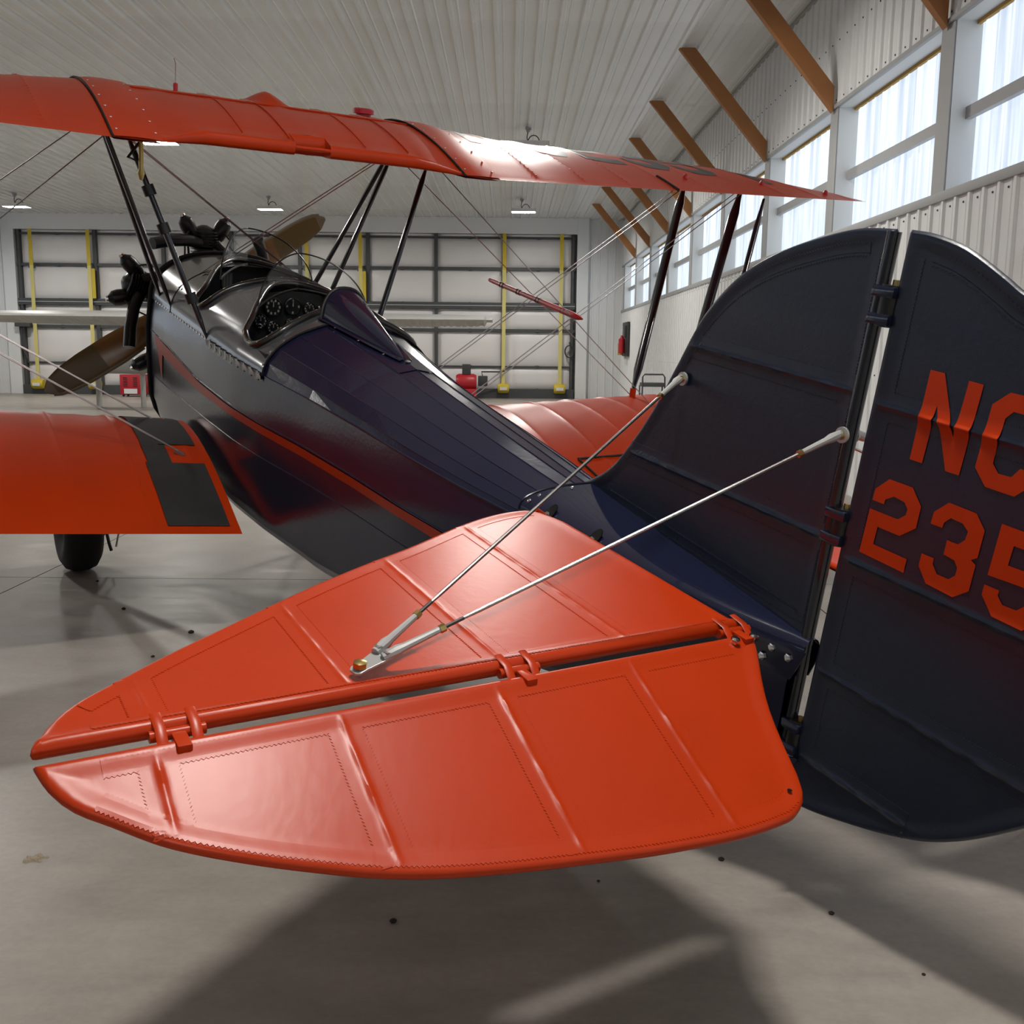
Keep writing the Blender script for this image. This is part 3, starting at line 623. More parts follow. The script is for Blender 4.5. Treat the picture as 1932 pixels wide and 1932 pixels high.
# headrest fairing behind the rear cockpit
b = B(); rings = []
for t in np.linspace(0, 1, 18):
    x = 3.04-0.68*t; k = (1-t)**0.85; zb = deck(x, 90).z-0.03; hw = 0.112*k+0.004; hh = 0.135*k+0.032
    rings.append([(x+0.02*math.sin(a)*k, hw*math.copysign(abs(math.cos(a))**0.8, math.cos(a)), zb+hh*abs(math.sin(a))**0.9) for a in np.linspace(0, math.pi, 19)])
b.loft(rings, False, False); V0 = rings[0]; b.add(V0, [tuple(range(len(V0)))])
HR = b.obj('headrest', NAVYG, BP, smooth=50, merge=1e-4)
B().tube([(p[0]+0.004, p[1]*1.02, p[2]+0.003) for p in rings[0]], 0.009, 8).obj('headrest_edge', LEATHER, HR)
for s in (1, -1): B().tube([(r[0][0], s*(abs(r[0][1])+0.012), deck(r[0][0], 90-s*math.degrees(abs(r[0][1])/0.45)*0.9).z+0.006) for r in rings], 0.006, 6, flat=2.2).obj('headrest_flange', NAVYG, HR)
b = B()
for t in (.25, .55, .85):
    for s in (1, -1): r = rings[int(t*17)]; screw(b, (r[0][0], s*(abs(r[0][1])+0.02), r[0][2]+0.028), (0, 0.3*s, 1), 0.007)
screw(b, (rings[-1][9][0]-0.02, 0, rings[-1][9][2]+0.004), (0, 0, 1), 0.012)
b.obj('headrest_screws', CHROME, HR, kind='stuff')
# orange side stripe and arrow
for s in (1, -1):
    b = B(); us = np.linspace(1.2, 4.80, 60)
    top = lambda x: lerp(x, [1.2, 3.4, 3.87, 4.3, 4.8], [-.262, -.270, -.262, -.222, -.188]); bot = lambda x: lerp(x, [1.2, 3.0, 3.4, 3.87, 4.3, 4.66, 4.8], [-.300, -.307, -.312, -.316, -.298, -.275, -.245])
    b.grid(lambda u, v: (u, s*(yside(u, top(u)*(1-v)+bot(u)*v)+0.0045), top(u)*(1-v)+bot(u)*v), us, [0, .34, .67, 1]); b.obj('side_stripe', ORANGE, BP, smooth=40)
    b = B(); b.grid(lambda u, v: (u, s*(yside(u, -0.2*(1-v)-(0.2+lerp(u, [4.60, 4.66, 4.78], [0.0, 0.24, 0.02]))*v)+0.0046), -0.2*(1-v)-(0.2+lerp(u, [4.60, 4.66, 4.78], [0.0, 0.24, 0.02]))*v), np.linspace(4.60, 4.78, 10), np.linspace(0, 1, 8)); b.obj('stripe_arrow', ORANGE, BP, smooth=40)
# nose cowl and dark band round the firewall
def nose_ring(x):
    t = min(1, max(0, (x-5.0)/0.36)); base = [deck(5.0, d, 0.004) for d in np.linspace(0, 180, 25)] + [Vector((5, -p[0], p[1])) for p in side_pts(5.0)[1:]] + [Vector((5, p[0], p[1])) for p in side_pts(5.0)[-2:0:-1]]
    out = []
    for p in base:
        a = math.atan2(p.z+0.20, p.y); c = Vector((x, 0.26*math.cos(a), -0.133+0.26*math.sin(a))); k = t**1.7; out.append(Vector((x, p.y*(1-k)+c.y*k, p.z*(1-k)+c.z*k)))
    return out
B().loft([nose_ring(x) for x in np.linspace(5.0, 5.36, 10)], True, False).obj('nose_cowl', NAVYG, BP, smooth=45)
rg = nose_ring(5.0); B().tube([p+Vector((0, p.y*0.02, (p.z+0.2)*0.02)) for p in rg], 0.012, 8, closed=True).obj('cowl_band', RUBBER, BP)
# ---- engine
EC = Vector((5.52, 0, -0.133))
EN = B().lathe([(-0.26, 0.10), (-0.26, 0.20), (-0.10, 0.21), (0.02, 0.19), (0.12, 0.16), (0.24, 0.09), (0.30, 0.07)], EC, (1, 0, 0), 24).obj('crankcase', BLACK, BP)
for k in range(5):
    a = R(90+72*k); d = Vector((0, math.cos(a), math.sin(a))); tg = Vector((0, math.sin(a), -math.cos(a)))
    prof = [(0.15, 0.075)]
    for q in range(11): prof += [(0.17+q*0.022, 0.062), (0.172+q*0.022, 0.086), (0.179+q*0.022, 0.086), (0.181+q*0.022, 0.062)]
    for q in range(6): prof += [(0.415+q*0.018, 0.075), (0.416+q*0.018, 0.100), (0.424+q*0.018, 0.100), (0.425+q*0.018, 0.075)]
    prof += [(0.53, 0.06), (0.55, 0.02)]
    cyl = B().lathe(prof, EC, d, 18).obj('cylinder', BLACK, BP)
    for s in (1, -1):
        c = EC+d*0.525+tg*(0.105*s)+Vector((-0.02, 0, 0)); ax = (d+tg*0.55*s).normalized()
        B().lathe([(-0.09, 0.030), (-0.05, 0.048), (0.02, 0.052), (0.055, 0.046), (0.075, 0.025), (0.085, 0.018), (0.095, 0.004)], c, ax, 14).obj('rocker_box', BLACK, cyl)
        B().lathe([(0, 0.020), (0.012, 0.018), (0.016, 0.004)], c+ax*0.085, ax, 10).obj('rocker_cap', CHROME, cyl)
        B().cyl(EC+d*0.17+tg*(0.06*s)+Vector((0.10, 0, 0)), c+Vector((0.05, 0, 0)), 0.008, 6).obj('pushrod', BLACK, cyl)
        B().tube([EC+d*0.16+tg*0.1*s+Vector((-0.16, 0, 0)), EC+d*0.34+tg*0.16*s+Vector((-0.14, 0, 0)), EC+d*0.46+tg*0.15*s+Vector((-0.10, 0, 0)), c+Vector((-0.03, 0, 0))], 0.006, 6).obj('ignition_lead', DGREY, cyl)
    ex = [EC+d*0.44+tg*0.05+Vector((-0.08, 0, 0)), EC+d*0.455+tg*0.14+Vector((-0.12, 0, 0)), EC+d*0.45+tg*0.26+Vector((-0.17, 0, 0)), EC+d*0.43+tg*0.38+Vector((-0.22, 0, 0))]
    B().tube(ex, 0.038, 12).obj('exhaust_stub', BLACK, cyl)
    B().tube([EC+d*0.44-tg*0.06+Vector((-0.08, 0, 0)), EC+d*0.36-tg*0.13+Vector((-0.14, 0, 0)), EC+d*0.16-tg*0.10+Vector((-0.16, 0, 0))], 0.030, 10).obj('intake_pipe', BLACK, cyl)
# ---- propeller
PA = 0.585; PC = Vector((5.84, 0, -0.133)); PR = empty('propeller'); PR.parent = BP
B().lathe([(-0.09, 0.05), (-0.09, 0.10), (0.07, 0.10), (0.09, 0.05), (0.14, 0.03)], PC, (1, 0, 0), 20).obj('prop_hub', DGREY, PR)
for s in (1, -1):
    D = Vector((0, s*math.cos(PA), -s*math.sin(PA))); Tn = Vector((0, s*math.sin(PA), s*math.cos(PA)))
    def blade(r, k, n=16):
        c = lerp(r, [0.05, 0.15, 0.35, 0.6, 0.85, 1.0, 1.10, 1.155], [.14, .14, .19, .215, .205, .178, .125, .03]); th = lerp(r, [0.05, 0.3, 0.7, 1.155], [.09, .05, .026, .008]); pit = R(lerp(r, [0.05, 0.4, 1.155], [48, 30, 16]))
        a = 2*math.pi*k/n; u = c*0.5*math.cos(a); v = th*0.5*math.sin(a)
        return PC + D*r + Tn*(u*math.cos(pit)*s - v*math.sin(pit)) + Vector((1, 0, 0))*(v*math.cos(pit)+u*math.sin(pit)*s)
    B().loft([[blade(r, k) for k in range(16)] for r in np.linspace(0.05, 0.72, 20)]).obj('blade_root', PROPW, PR, smooth=60)
    B().loft([[blade(r, k) for k in range(16)] for r in np.linspace(0.72, 1.09, 12)]).obj('blade_cover', PROPT, PR, smooth=60)
    B().loft([[blade(r, k) for k in range(16)] for r in np.linspace(1.09, 1.155, 6)]).obj('blade_tip', PROPE, PR, smooth=60)
    B().tube([blade(r, 8 if s > 0 else 0)*1.0 for r in np.linspace(0.45, 1.12, 16)], 0.012, 8, flat=0.5).obj('blade_sheath', PROPE, PR, smooth=60)
# ---- wings
AX = [0, .0125, .025, .05, .1, .2, .3, .4, .5, .6, .7, .8, .9, 1]
AU = [.035, .055, .065, .079, .096, .1136, .117, .114, .1052, .0915, .0735, .0522, .028, .0012]
AL = [.035, .0193, .0147, .0093, .0042, .0003, 0, 0, 0, 0, 0, 0, 0, 0]
TOPX = [1, .97, .93, .87, .8, .72, .64, .56, .48, .4, .32, .25, .18, .12, .08, .05, .025, .01, 0]
BOTX = [.01, .03, .07, .15, .3, .5, .7, .85, .95]
def upper_pt(y, xc, top=1, off=0.0):
    a = abs(y); k = lerp(a, [0, .9, 1.4, 3, 3.8], [1.33, 1.32, 1.12, .93, .70]); inc = R(lerp(a, [0, .9, 1.4, 3, 3.8], [4, 4, 2.8, .8, 0]))
    c = 1.3 if a <= 3.0 else 1.3*(1-.85*((a-3.0)/.82)**2.2)
    u = (1-xc)*c; z = (lerp(xc, AX, AU)*k+off/c if top else lerp(xc, AX, AL)*k-off/c)*c
    if a > 3.0 and not top: z += 0.0
    dih = .043 if y < 0 else .015
    return Vector((3.37+u*math.cos(inc)-z*math.sin(inc), y, .905+u*math.sin(inc)+z*math.cos(inc)+dih*max(0, a-.9)))
def lower_pt(y, xc, top=1, off=0.0):
    a = abs(y); inc = R(4.2); c = 1.33 if a <= 2.8 else 1.33*(1-.85*((a-2.8)/.72)**2.2); k = lerp(a, [0.5, 3.5], [1.33, 1.15])
    u = (1-xc)*c; z = (lerp(xc, AX, AU)*k+off/c if top else lerp(xc, AX, AL)*k-off/c)*c
    dih = .090 if y > 0 else .050
    return Vector((2.94+u*math.cos(inc)-z*math.sin(inc), y, -.80+u*math.sin(inc)+z*math.cos(inc)+dih*max(0, a-.5)))
def stations(y0, y1, pitch, nose=None):
    s = set([y0, y1]); k = math.ceil(y0/pitch)
    while k*pitch < y1:
        for o in (-.05, -.02, -.009, 0, .009, .02, .05):
            if y0 < k*pitch+o < y1: s.add(round(k*pitch+o, 4))
        if y0 < (k+.5)*pitch < y1: s.add(round((k+.5)*pitch, 4))
        k += 1
    if y1 > 2.7 or y0 < -2.7:
        for v in np.linspace(2.8, 3.8, 16):
            for q in (v, -v):
                if y0 < q < y1: s.add(round(float(q), 4))
    return sorted(s)
def rib_off(y, pitch):
    d = (y/pitch) % 1.0; d = min(d, 1-d)*pitch
    return 0.0025*math.exp(-(d/.010)**2), -0.003*(1-math.exp(-(d/.05)**2))
def wing_ring(fn, y, pitch, xm=1.0):
    d = (y/pitch) % 1.0; d = min(d, 1-d)*pitch
    rib, sag = rib_off(y, pitch)
    dn = (y/(pitch/2)) % 1.0; dn = min(dn, 1-dn)*pitch/2; nose = 0.006*math.exp(-(dn/.02)**2)
    out = []
    for xc in TOPX:
        x2 = min(xc, xm); out.append(fn(y, x2, 1, (rib+sag)*(1 if 0.05 < xc < .95 else 0)+(nose if xc < .16 else 0)))
    for xc in BOTX: out.append(fn(y, min(xc, xm), 0, (rib+sag)*.8*(1 if .1 < xc < .9 else 0)))
    if xm < 0.999:            # rounded blunt trailing face
        a, c = fn(y, xm, 1), fn(y, xm, 0); m = (a+c)/2; h = (a-c).length/2
        for t in (-60, -30, 0, 30, 60): out.append(m+Vector((-math.cos(R(t))*h*0.55, 0, 0))+(a-c).normalized()*(h*math.sin(R(t))))
    else:
        m = (fn(y, 1, 1)+fn(y, 1, 0))/2
        out += [m+Vector((-0.004, 0, 0.0))]*5
    return out
def wing_panel(name, fn, y0, y1, pitch=.31):
    return B().loft([wing_ring(fn, y, pitch) for y in stations(y0, y1, pitch)], True, True).obj(name, ORANGE, BP, smooth=32, merge=1e-5)
UWL = wing_panel('upper_wing_panel', upper_pt, .976, 3.81); UWR = wing_panel('upper_wing_panel', upper_pt, -3.81, -.966)
def xm(y):
    a = abs(y)
    if -0.078 < y < 0.103: return 0.795
    return lerp(a, [0.0, 0.55, 0.70, 0.80], [.865, .865, .94, .985])
ys_c = sorted(set([round(float(v), 4) for v in np.linspace(-.964, .970, 41)] + [-.0785, -.0775, .1025, .1035]))
UWC = B().loft([wing_ring(upper_pt, y, .31, xm(y)) for y in ys_c], True, True).obj('upper_centre_section', ORANGE, BP, smooth=40)
B().tube([upper_pt(y, .865, 0)+Vector((-.012, 0, .035)) for y in np.linspace(-.078, .103, 5)], 0.010, 8).obj('hand_grip', ORANGE, UWC)
for s, pn in ((1, UWL), (-1, UWR)):
    y0, y1 = (.762, .968) if s > 0 else (-.968, -.762)
    b = B(); b.grid(lambda y, xc: upper_pt(y, xc, 1, .006+0.004*math.sin((abs(y)-.762)/.206*math.pi)), np.linspace(y0, y1, 6), TOPX); b.grid(lambda y, xc: upper_pt(y, xc, 0, .006), np.linspace(y0, y1, 6), [0]+BOTX+[1])
    st = b.obj('joint_cover', ORANGE, BP, smooth=40, merge=.004)
    yl = .9725 if s > 0 else -.7585
    B().tube([upper_pt(yl, xc, 1, .005) for xc in TOPX], 0.0055, 6).obj('joint_seam', GAP, st)
    b = B()
    for xc in (.95, .86, .76, .65, .54, .43, .32):
        for yy in (y0+.02, y1-.02): p = upper_pt(yy, xc, 1, .008); screw(b, p, (-.1, 0, 1), 0.006)
    b.obj('cover_screws', CHROME, st, kind='stuff')
    b = B()
    for yr in ((1.24, 1.55) if s > 0 else (-1.24, -1.55, -1.86)):
        for xc in np.arange(.2, .97, .035): p = upper_pt(yr, xc, 1, .001); screw(b, p, (-.1, 0, 1), 0.0045)
    b.obj('rib_rivets', ORANGE, pn, kind='stuff')
# spanwise spar step, cap and vents on the centre section
B().tube([upper_pt(y, .42, 1, .001) for y in np.linspace(-.75, .75, 30)], 0.004, 6).obj('spar_ridge', ORANGE, UWC)
for yr in (.35, .12, -.28, -.52): B().tube([upper_pt(yr, xc, 1, .0005) for xc in np.linspace(.84, .2, 14)], 0.003, 5).obj('rib_ridge', ORANGE, UWC)
p = upper_pt(-.62, .174, 1); B().lathe([(-.02, .045), (.02, .045), (.022, .062), (.045, .062), (.052, .050)], p, (0, 0, 1), 20).obj('fuel_cap', RED, UWC)
p = upper_pt(.494, .30, 1); B().lathe([(-.01, .012), (.03, .012), (.035, .006)], p, (0, 0, 1), 10).obj('vent_base', RED, UWC); B().tube([p+Vector((0, 0, .03)), p+Vector((0, 0, .13)), p+Vector((-.01, .01, .15))], .003, 6).obj('vent_wire', STEEL, UWC)
b = B(); pc = upper_pt(.02, .30, 1); b.grid(lambda u, v: (pc.x+v*.14, pc.y+u*.10, upper_pt(.02, .30-v*.1, 1).z+.055*max(0, 1-abs(u)**1.5)*max(0, 1-v*v)), np.linspace(-1, 1, 11), np.linspace(-1, 1, 9)); b.obj('tank_blister', ORANGE, UWC, smooth=50)
# ailerons on the upper right wing and horns
B().tube([upper_pt(-2.185, xc, 1, .002) for xc in np.linspace(.83, 1, 8)], 0.010, 6).obj('aileron_gap', GAP, UWR)
for yy in (-2.43, -3.075, -3.574):
    p = upper_pt(yy, .81, 1); B().loft([[p+Vector((.022*math.cos(a)*k, .012*math.sin(a)*k, h)) for a in np.linspace(0, 2*math.pi, 9)[:-1]] for h, k in ((-.005, 1), (.014, .9), (.024, .4))]).obj('aileron_horn', RED, UWR)
# lower wings
LWL = wing_panel('lower_wing_panel', lower_pt, .50, 3.5, .30); LWR = wing_panel('lower_wing_panel', lower_pt, -3.5, -.50, .30)
for pts in ([(-1.62, .77), (-1.68, 1.0)], [(-1.62, .765), (-3.1, .80)]):
    (ya, xa), (yb, xb) = pts
    B().tube([lower_pt(ya+(yb-ya)*t, xa+(xb-xa)*t, 1, .001) for t in np.linspace(0, 1, 24)], 0.008, 6).obj('aileron_gap', GAP, LWR)
b = B()
for y0, y1, x0, x1 in ((.545, .703, .04, .477), (.703, .815, .04, .477), (.703, .818, .477, .615), (.545, .703, .615, .967), (.703, .83, .615, .967)):
    b.grid(lambda y, xc: lower_pt(y, xc, 1, .005), np.linspace(y0, y1, 3), np.linspace(x0, x1, 12))
b.obj('walkway', WALK, LWL, smooth=50, merge=.0005)
# ---- block lettering
L_N = [(0, 1), (.275, 1), (.70, .37), (.735, .985), (1, .98), (.965, 0), (.705, 0), (.275, .645), (.25, 0), (0, 0)]
L_C = [(.27, 1), (.73, 1), (1, .83), (1, .68), (.72, .68), (.72, .76), (.62, .82), (.40, .82), (.29, .735), (.28, .26), (.41, .175), (.63, .18), (.74, .29), (1, .29), (1, .17), (.76, 0), (.25, 0), (0, .165), (.02, .84)]
L_2 = [(.28, 1), (.76, 1), (1, .82), (1, .56), (.73, .40), (.26, .40), (.25, .18), (.97, .17), (.97, 0), (0, .02), (.02, .58), (.62, .58), (.75, .66), (.76, .735), (.67, .80), (.45, .82), (.29, .75), (.28, .69), (.03, .69), (.04, .83)]
L_3 = [(.27, 1), (.79, .99), (1, .84), (1, .53), (.90, .48), (1, .445), (1, .14), (.75, 0), (.21, .02), (0, .18), (0, .335), (.25, .335), (.25, .265), (.37, .175), (.60, .175), (.70, .245), (.70, .335), (.615, .405), (.40, .42), (.40, .59), (.61, .59), (.71, .665), (.725, .765), (.60, .83), (.37, .84), (.27, .765), (.26, .70), (.03, .70), (.04, .84)]
L_5 = [(.02, 1), (.97, 1), (.97, .82), (.30, .82), (.29, .60), (.76, .61), (1, .45), (1, .17), (.78, 0), (.25, .01), (0, .19), (0, .31), (.26, .31), (.26, .25), (.37, .175), (.61, .18), (.72, .26), (.72, .38), (.62, .44), (.01, .42)]
L_V = [(0, 1), (.28, 1), (.5, .30), (.72, 1), (1, 1), (.64, 0), (.36, 0)]
def letter(poly, mapf, cuts_u, cuts_v, name, m, parent):
    bm = bmesh.new(); vs = [bm.verts.new((p[0], p[1], 0)) for p in poly]; f = bm.faces.new(vs)
    bmesh.ops.triangulate(bm, faces=[f])
    for ax, cuts in ((0, cuts_u), (1, cuts_v)):
        for c in cuts:
            no = (1, 0, 0) if ax == 0 else (0, 1, 0); co = (c, 0, 0) if ax == 0 else (0, c, 0)
            bmesh.ops.bisect_plane(bm, geom=bm.verts[:]+bm.edges[:]+bm.faces[:], plane_co=co, plane_no=no, dist=1e-6)
    for v in bm.verts: v.co = mapf(v.co.x, v.co.y)
    bmesh.ops.recalc_face_normals(bm, faces=bm.faces)
    me = bpy.data.meshes.new(name); bm.to_mesh(me); bm.free(); me.materials.append(m); me.shade_smooth()
    return link(name, me, parent)
for P, yl, wd in ((L_N, -1.06, .36), (L_C, -1.475, .29), (L_2, -1.84, .29), (L_3, -2.205, .29), (L_5, -2.57, .29), (L_V, -3.05, .30)):
    def mf(u, v):
        y = yl-u*wd; xb = .584+.081*(abs(y)-1.13); return upper_pt(y, xb-.54*v, 1, sum(rib_off(y, .31))+.0018)
    letter(P, mf, np.arange(.04, 1, .06), np.arange(.05, 1, .06), 'wing_letter', LETTER, UWR)
# ---- flat tail surfaces: tube-edged, fabric covered, ribs showing through
class Flat:
    def __init__(s, a0, a1, lo, hi, P, ribs, r=0.016, sag=0.006, axis='a', ridge=.0020, spar=0.0):
        s.a0, s.a1, s.lo, s.hi, s.P, s.ribs, s.r, s.sag, s.axis, s.ridge, s.spar = a0, a1, lo, hi, P, ribs, r, sag, axis, ridge, spar
        A = np.linspace(a0, a1, 160); s.poly = np.array([(a, lo(a)) for a in A] + [(a, hi(a)) for a in A[::-1]])
        s.p0 = s.poly; s.p1 = np.roll(s.poly, -1, 0)
    def dist(s, a, b):
        q = np.array((a, b)); d = s.p1-s.p0; L = (d**2).sum(1)+1e-12; t = np.clip(((q-s.p0)*d).sum(1)/L, 0, 1)
        return float(np.sqrt((((s.p0+d*t[:, None])-q)**2).sum(1).min()))
    def h(s, a, b):
        d = s.dist(a, b); r = s.r
        e = r*math.sqrt(max(0, 1-(1-min(d, r)/r)**2)) if d < r else r
        if d > r:
            t = min(1, (d-r)/0.035); e -= s.sag*t*t*(3-2*t)
            key, run = (a, b) if s.axis == 'a' else (b, a)
            for q in s.ribs:
                dd = abs(key-q)
                if dd < .06: e += min(1, (d-r)/.03)*s.ridge*(math.exp(-(dd/.005)**2)*(0.68+0.20*math.sin(run*83+q*9)+0.14*math.sin(run*37.7+q*31)) + 0.16*math.exp(-(dd/.016)**2))
        if s.spar: e += s.spar*math.exp(-((b-s.lo(a)-.017)/.012)**2)
        return e
    def build(s, name, m, parent, na, nb):
        A = np.unique(np.concatenate([np.linspace(s.a0, s.a1, na), s.a0+(s.a1-s.a0)*np.array([.002, .006, .012]), s.a1-(s.a1-s.a0)*np.array([.002, .006, .012])] + ([np.array([q+o for q in s.ribs for o in (-.02, -.012, -.007, -.003, 0, .003, .007, .012, .02)])] if s.axis == 'a' else [])))
        A = A[(A >= s.a0) & (A <= s.a1)]
        t = np.linspace(0, 1, nb); T = np.unique(np.concatenate([t, [.004, .012, .024, .04, 1-.004, 1-.012, 1-.024, 1-.04]]))
        b = B(); H = {}
        for i, a in enumerate(A):
            for j, tt in enumerate(T): H[i, j] = 0.0 if j in (0, len(T)-1) or i in (0, len(A)-1) else s.h(a, s.lo(a)+(s.hi(a)-s.lo(a))*tt)
        for sg in (1, -1):
            V = [s.P(a, s.lo(a)+(s.hi(a)-s.lo(a))*tt, sg*H[i, j]) for i, a in enumerate(A) for j, tt in enumerate(T)]; n = len(T)
            b.add(V, [(i*n+j, i*n+j+1, (i+1)*n+j+1, (i+1)*n+j) for i in range(len(A)-1) for j in range(n-1)])
        s.o = b.obj(name, m, parent, smooth=48, merge=2e-5); return s.o
    def tape(s, pts, w, sg=1, zig=.0018, step=.0034):
        P = [np.array(p, float) for p in pts]; out = []
        for i in range(len(P)-1):
            n = max(1, int(np.linalg.norm(P[i+1]-P[i])/step))
            out += [P[i]+(P[i+1]-P[i])*k/n for k in range(n)]
        out.append(P[-1]); b = B(); V = []; ok = []
        for i, p in enumerate(out):
            d = out[min(i+1, len(out)-1)]-out[max(i-1, 0)]; d /= np.linalg.norm(d)+1e-9; nn = np.array((-d[1], d[0])); z = zig*(1 if i % 2 else -1)
            for k, (o, lift) in enumerate(((-w/2-z-.0004, -.0002), (-w/2-z, .0011), (-w/4, .0011), (-.0095, .0011), (-.006, .0011), (-.003, .0011), (0, .0011), (.003, .0011), (.006, .0011), (.0095, .0011), (w/4, .0011), (w/2+z, .0011), (w/2+z+.0004, -.0002))):
                q = p+nn*o; V.append(s.P(q[0], q[1], sg*(s.h(q[0], q[1])+lift)))
        n = 13; b.add(V, [(i*n+j, i*n+j+1, (i+1)*n+j+1, (i+1)*n+j) for i in range(len(out)-1) for j in range(n-1)])
        return b.obj('pinked_tape', s.o.data.materials[0], s.o, smooth=30)
    def inset(s, d, skip=None):
        """points of the outline moved inward by d"""
        P = s.poly; c = P.mean(0); out = []
        A = np.linspace(s.a0+d, s.a1-d, 120)
        return [(a, s.lo(a)+d) for a in A], [(a, s.hi(a)-d) for a in A]
# tailplane halves
SLY = [.275, .30, .347, .857, 1.092, 1.332, 1.485, 1.583, 1.671, 1.713, 1.735, 1.744]; SLX = [.70, .79, .825, .607, .484, .337, .24, .171, .104, .051, .008, -.010]
for s in (1, -1):
    F = Flat(.275, 1.744, lambda a: -.014, lambda a: max(-.012, smo(a, SLY, SLX)), lambda a, b, h: (b, s*a, .006+h), [.585, .895, 1.215, 1.56], r=.010, sag=.002, spar=.007)
    st = F.build('stabilizer', ORANGE, BP, 90, 46)
    if s > 0:
        for q in F.ribs: F.tape([(q, -.014+.03), (q, F.hi(q)-.02)], .062)
        lo, hi = F.inset(.034); F.tape([p for p in lo if p[0] < 1.66], .03); F.tape([p for p in hi if .33 < p[0] < 1.66], .03)
# elevators hang down
DR = R(24); ELY = [.270, .277, .290, .371, .400, .420, .432, .462, .507, .589, .763, .967, 1.106, 1.233, 1.311, 1.383, 1.483, 1.589, 1.656, 1.706, 1.732, 1.744]
ELU = [.012, .030, .055, .205, .291, .367, .394, .422, .438, .441, .427, .397, .373, .344, .319, .290, .245, .187, .134, .092, .050, .014]
HX = -.034
for s in (1, -1):
    F = Flat(.270, 1.744, lambda a: .010, lambda a: max(.011, smo(a, ELY, ELU)), lambda a, b, h: (HX-b*math.cos(DR)-h*math.sin(DR), s*a, .006-b*math.sin(DR)+h*math.cos(DR)), [.63, .948, 1.262, 1.572], r=.011, sag=.003, ridge=.0030)
    el = F.build('elevator', ORANGE, BP, 100, 44)
    if s > 0:
        for q in F.ribs: F.tape([(q, .035), (q, F.hi(q)-.018)], .062)
        lo, hi = F.inset(.032); F.tape([p for p in lo if .36 < p[0] < 1.66], .03); F.tape([p for p in hi if .46 < p[0] < 1.67], .034)
        B().lathe([(0, .005), (.0006, .005)], F.P(.468, .385, .0135), (0, 0, 1), 10).obj('drain_hole', BLACK, el)
    for q in (1.527, .874, .305):
        hg = B().cyl((HX+.012, s*(q-.045), .006), (HX+.012, s*(q+.045), .006), .010, 12).obj('hinge', ORANGE, BP)
        for o in (-.028, .028):
            B().tube([(HX+.050, s*(q+o), .026), (HX+.012, s*(q+o), .021), (HX-.012, s*(q+o), .002), (HX-.004, s*(q+o), -.014)], .009, 8, flat=.22, up=(0, 1, 0)).obj('hinge_strap', ORANGE, hg)
        B().box((HX-.040, s*q-.012, -.004), (HX+.010, s*q+.012, .012)).obj('hinge_tongue', ORANGE, hg, bevel=.003)
    for yy in (.285, .34): B().lathe([(0, .011), (.010, .011), (.012, .006)], (HX-.030, s*yy, .004), (-.3, 0, 1), 6).obj('hinge_bolt', CHROME, BP)
# fin
FTX = [.014, .082, .255, .437, .569, .640, .719, .806, .871, .961, 1.04]; FTZ = [.901, .897, .852, .763, .628, .489, .330, .197, .116, .049, .004]
fbase = lambda x: lerp(x, [0, 1.06], [-.083, -.006])
FN = Flat(.014, 1.04, lambda a: fbase(a), lambda a: max(fbase(a)+.002, smo(a, FTX, FTZ)), lambda a, b, h: (a, h, b), [.54, .186], r=.011, sag=.003, axis='b', ridge=.0056)
fin = FN.build('fin', TAILN, BP, 64, 150)
for q, xe in ((.54, .59), (.186, .79)): FN.tape([(.03, q), (xe, q)], .066)
FN.tape([(.052, z) for z in np.linspace(-.04, .84, 60)], .034); FN.tape([(.016+.36*(1-0)*t, .0) for t in np.linspace(.1, 2.3, 60) if False] or [(.06+.8*t, fbase(.06+.8*t)+.05) for t in np.linspace(0, 1, 50)], .03)
_, hi = FN.inset(.046); FN.tape([p for p in hi if .06 < p[0] < .62], .03)
B().tube([(.022, 0, .895), (.022, 0, .5), (.020, 0, -.08), (.018, 0, -.365)], .0165, 12).obj('rudder_post', STRUT, BP)
# rudder
RTX = [-.765, -.755, -.72, -.66, -.58, -.45, -.307, -.271, -.138, -.060, -.017]; RTZ = [.19, .30, .45, .575, .68, .765, .816, .835, .890, .902, .903]
RBX = [-.765, -.75, -.70, -.602, -.473, -.392, -.201, -.068, .012]; RBZ = [.16, .02, -.10, -.214, -.333, -.386, -.464, -.503, -.515]
RD = Flat(-.765, -.022, lambda a: smo(a, RBX, RBZ), lambda a: smo(a, RTX, RTZ), lambda a, b, h: (a, h, b), [.527, .160, -.131, -.368], r=.010, sag=.003, axis='b', ridge=.0050)
rud = RD.build('rudder', TAILN, BP, 64, 190)
for q in RD.ribs: RD.tape([(-.045, q), (-.60 if q > -.3 else -.36, q)], .066)
RD.tape([(-.058, z) for z in np.linspace(-.42, .85, 80)], .036); lo, hi = RD.inset(.046); RD.tape([p for p in hi if -.6 < p[0] < -.09], .03)
def rmap(x0, x1, z0, z1):
    def f(u, v):
        x, z = x0+(x1-x0)*u, z0+(z1-z0)*v; return Vector((x, RD.h(x, z)+.0018+max(.0036*math.exp(-((z-q)/.016)**2) for q in RD.ribs), z))
    return f
for P, x0, x1, z0, z1 in ((L_N, -.152, -.280, .432, .628), (L_C, -.306, -.434, .427, .622), (L_2, -.078, -.207, .186, .375), (L_3, -.235, -.362, .181, .371), (L_5, -.391, -.520, .176, .367)):
    letter(P, rmap(x0, x1, z0, z1), np.arange(.04, 1, .05), np.concatenate([np.arange(.02, 1, .028), [(q+o-z0)/(z1-z0) for q in RD.ribs for o in (-.012, -.008, -.005, -.0025, 0, .0025, .005, .008, .012) if z0 < q+o < z1]]), 'rudder_letter', ORANGE, rud)
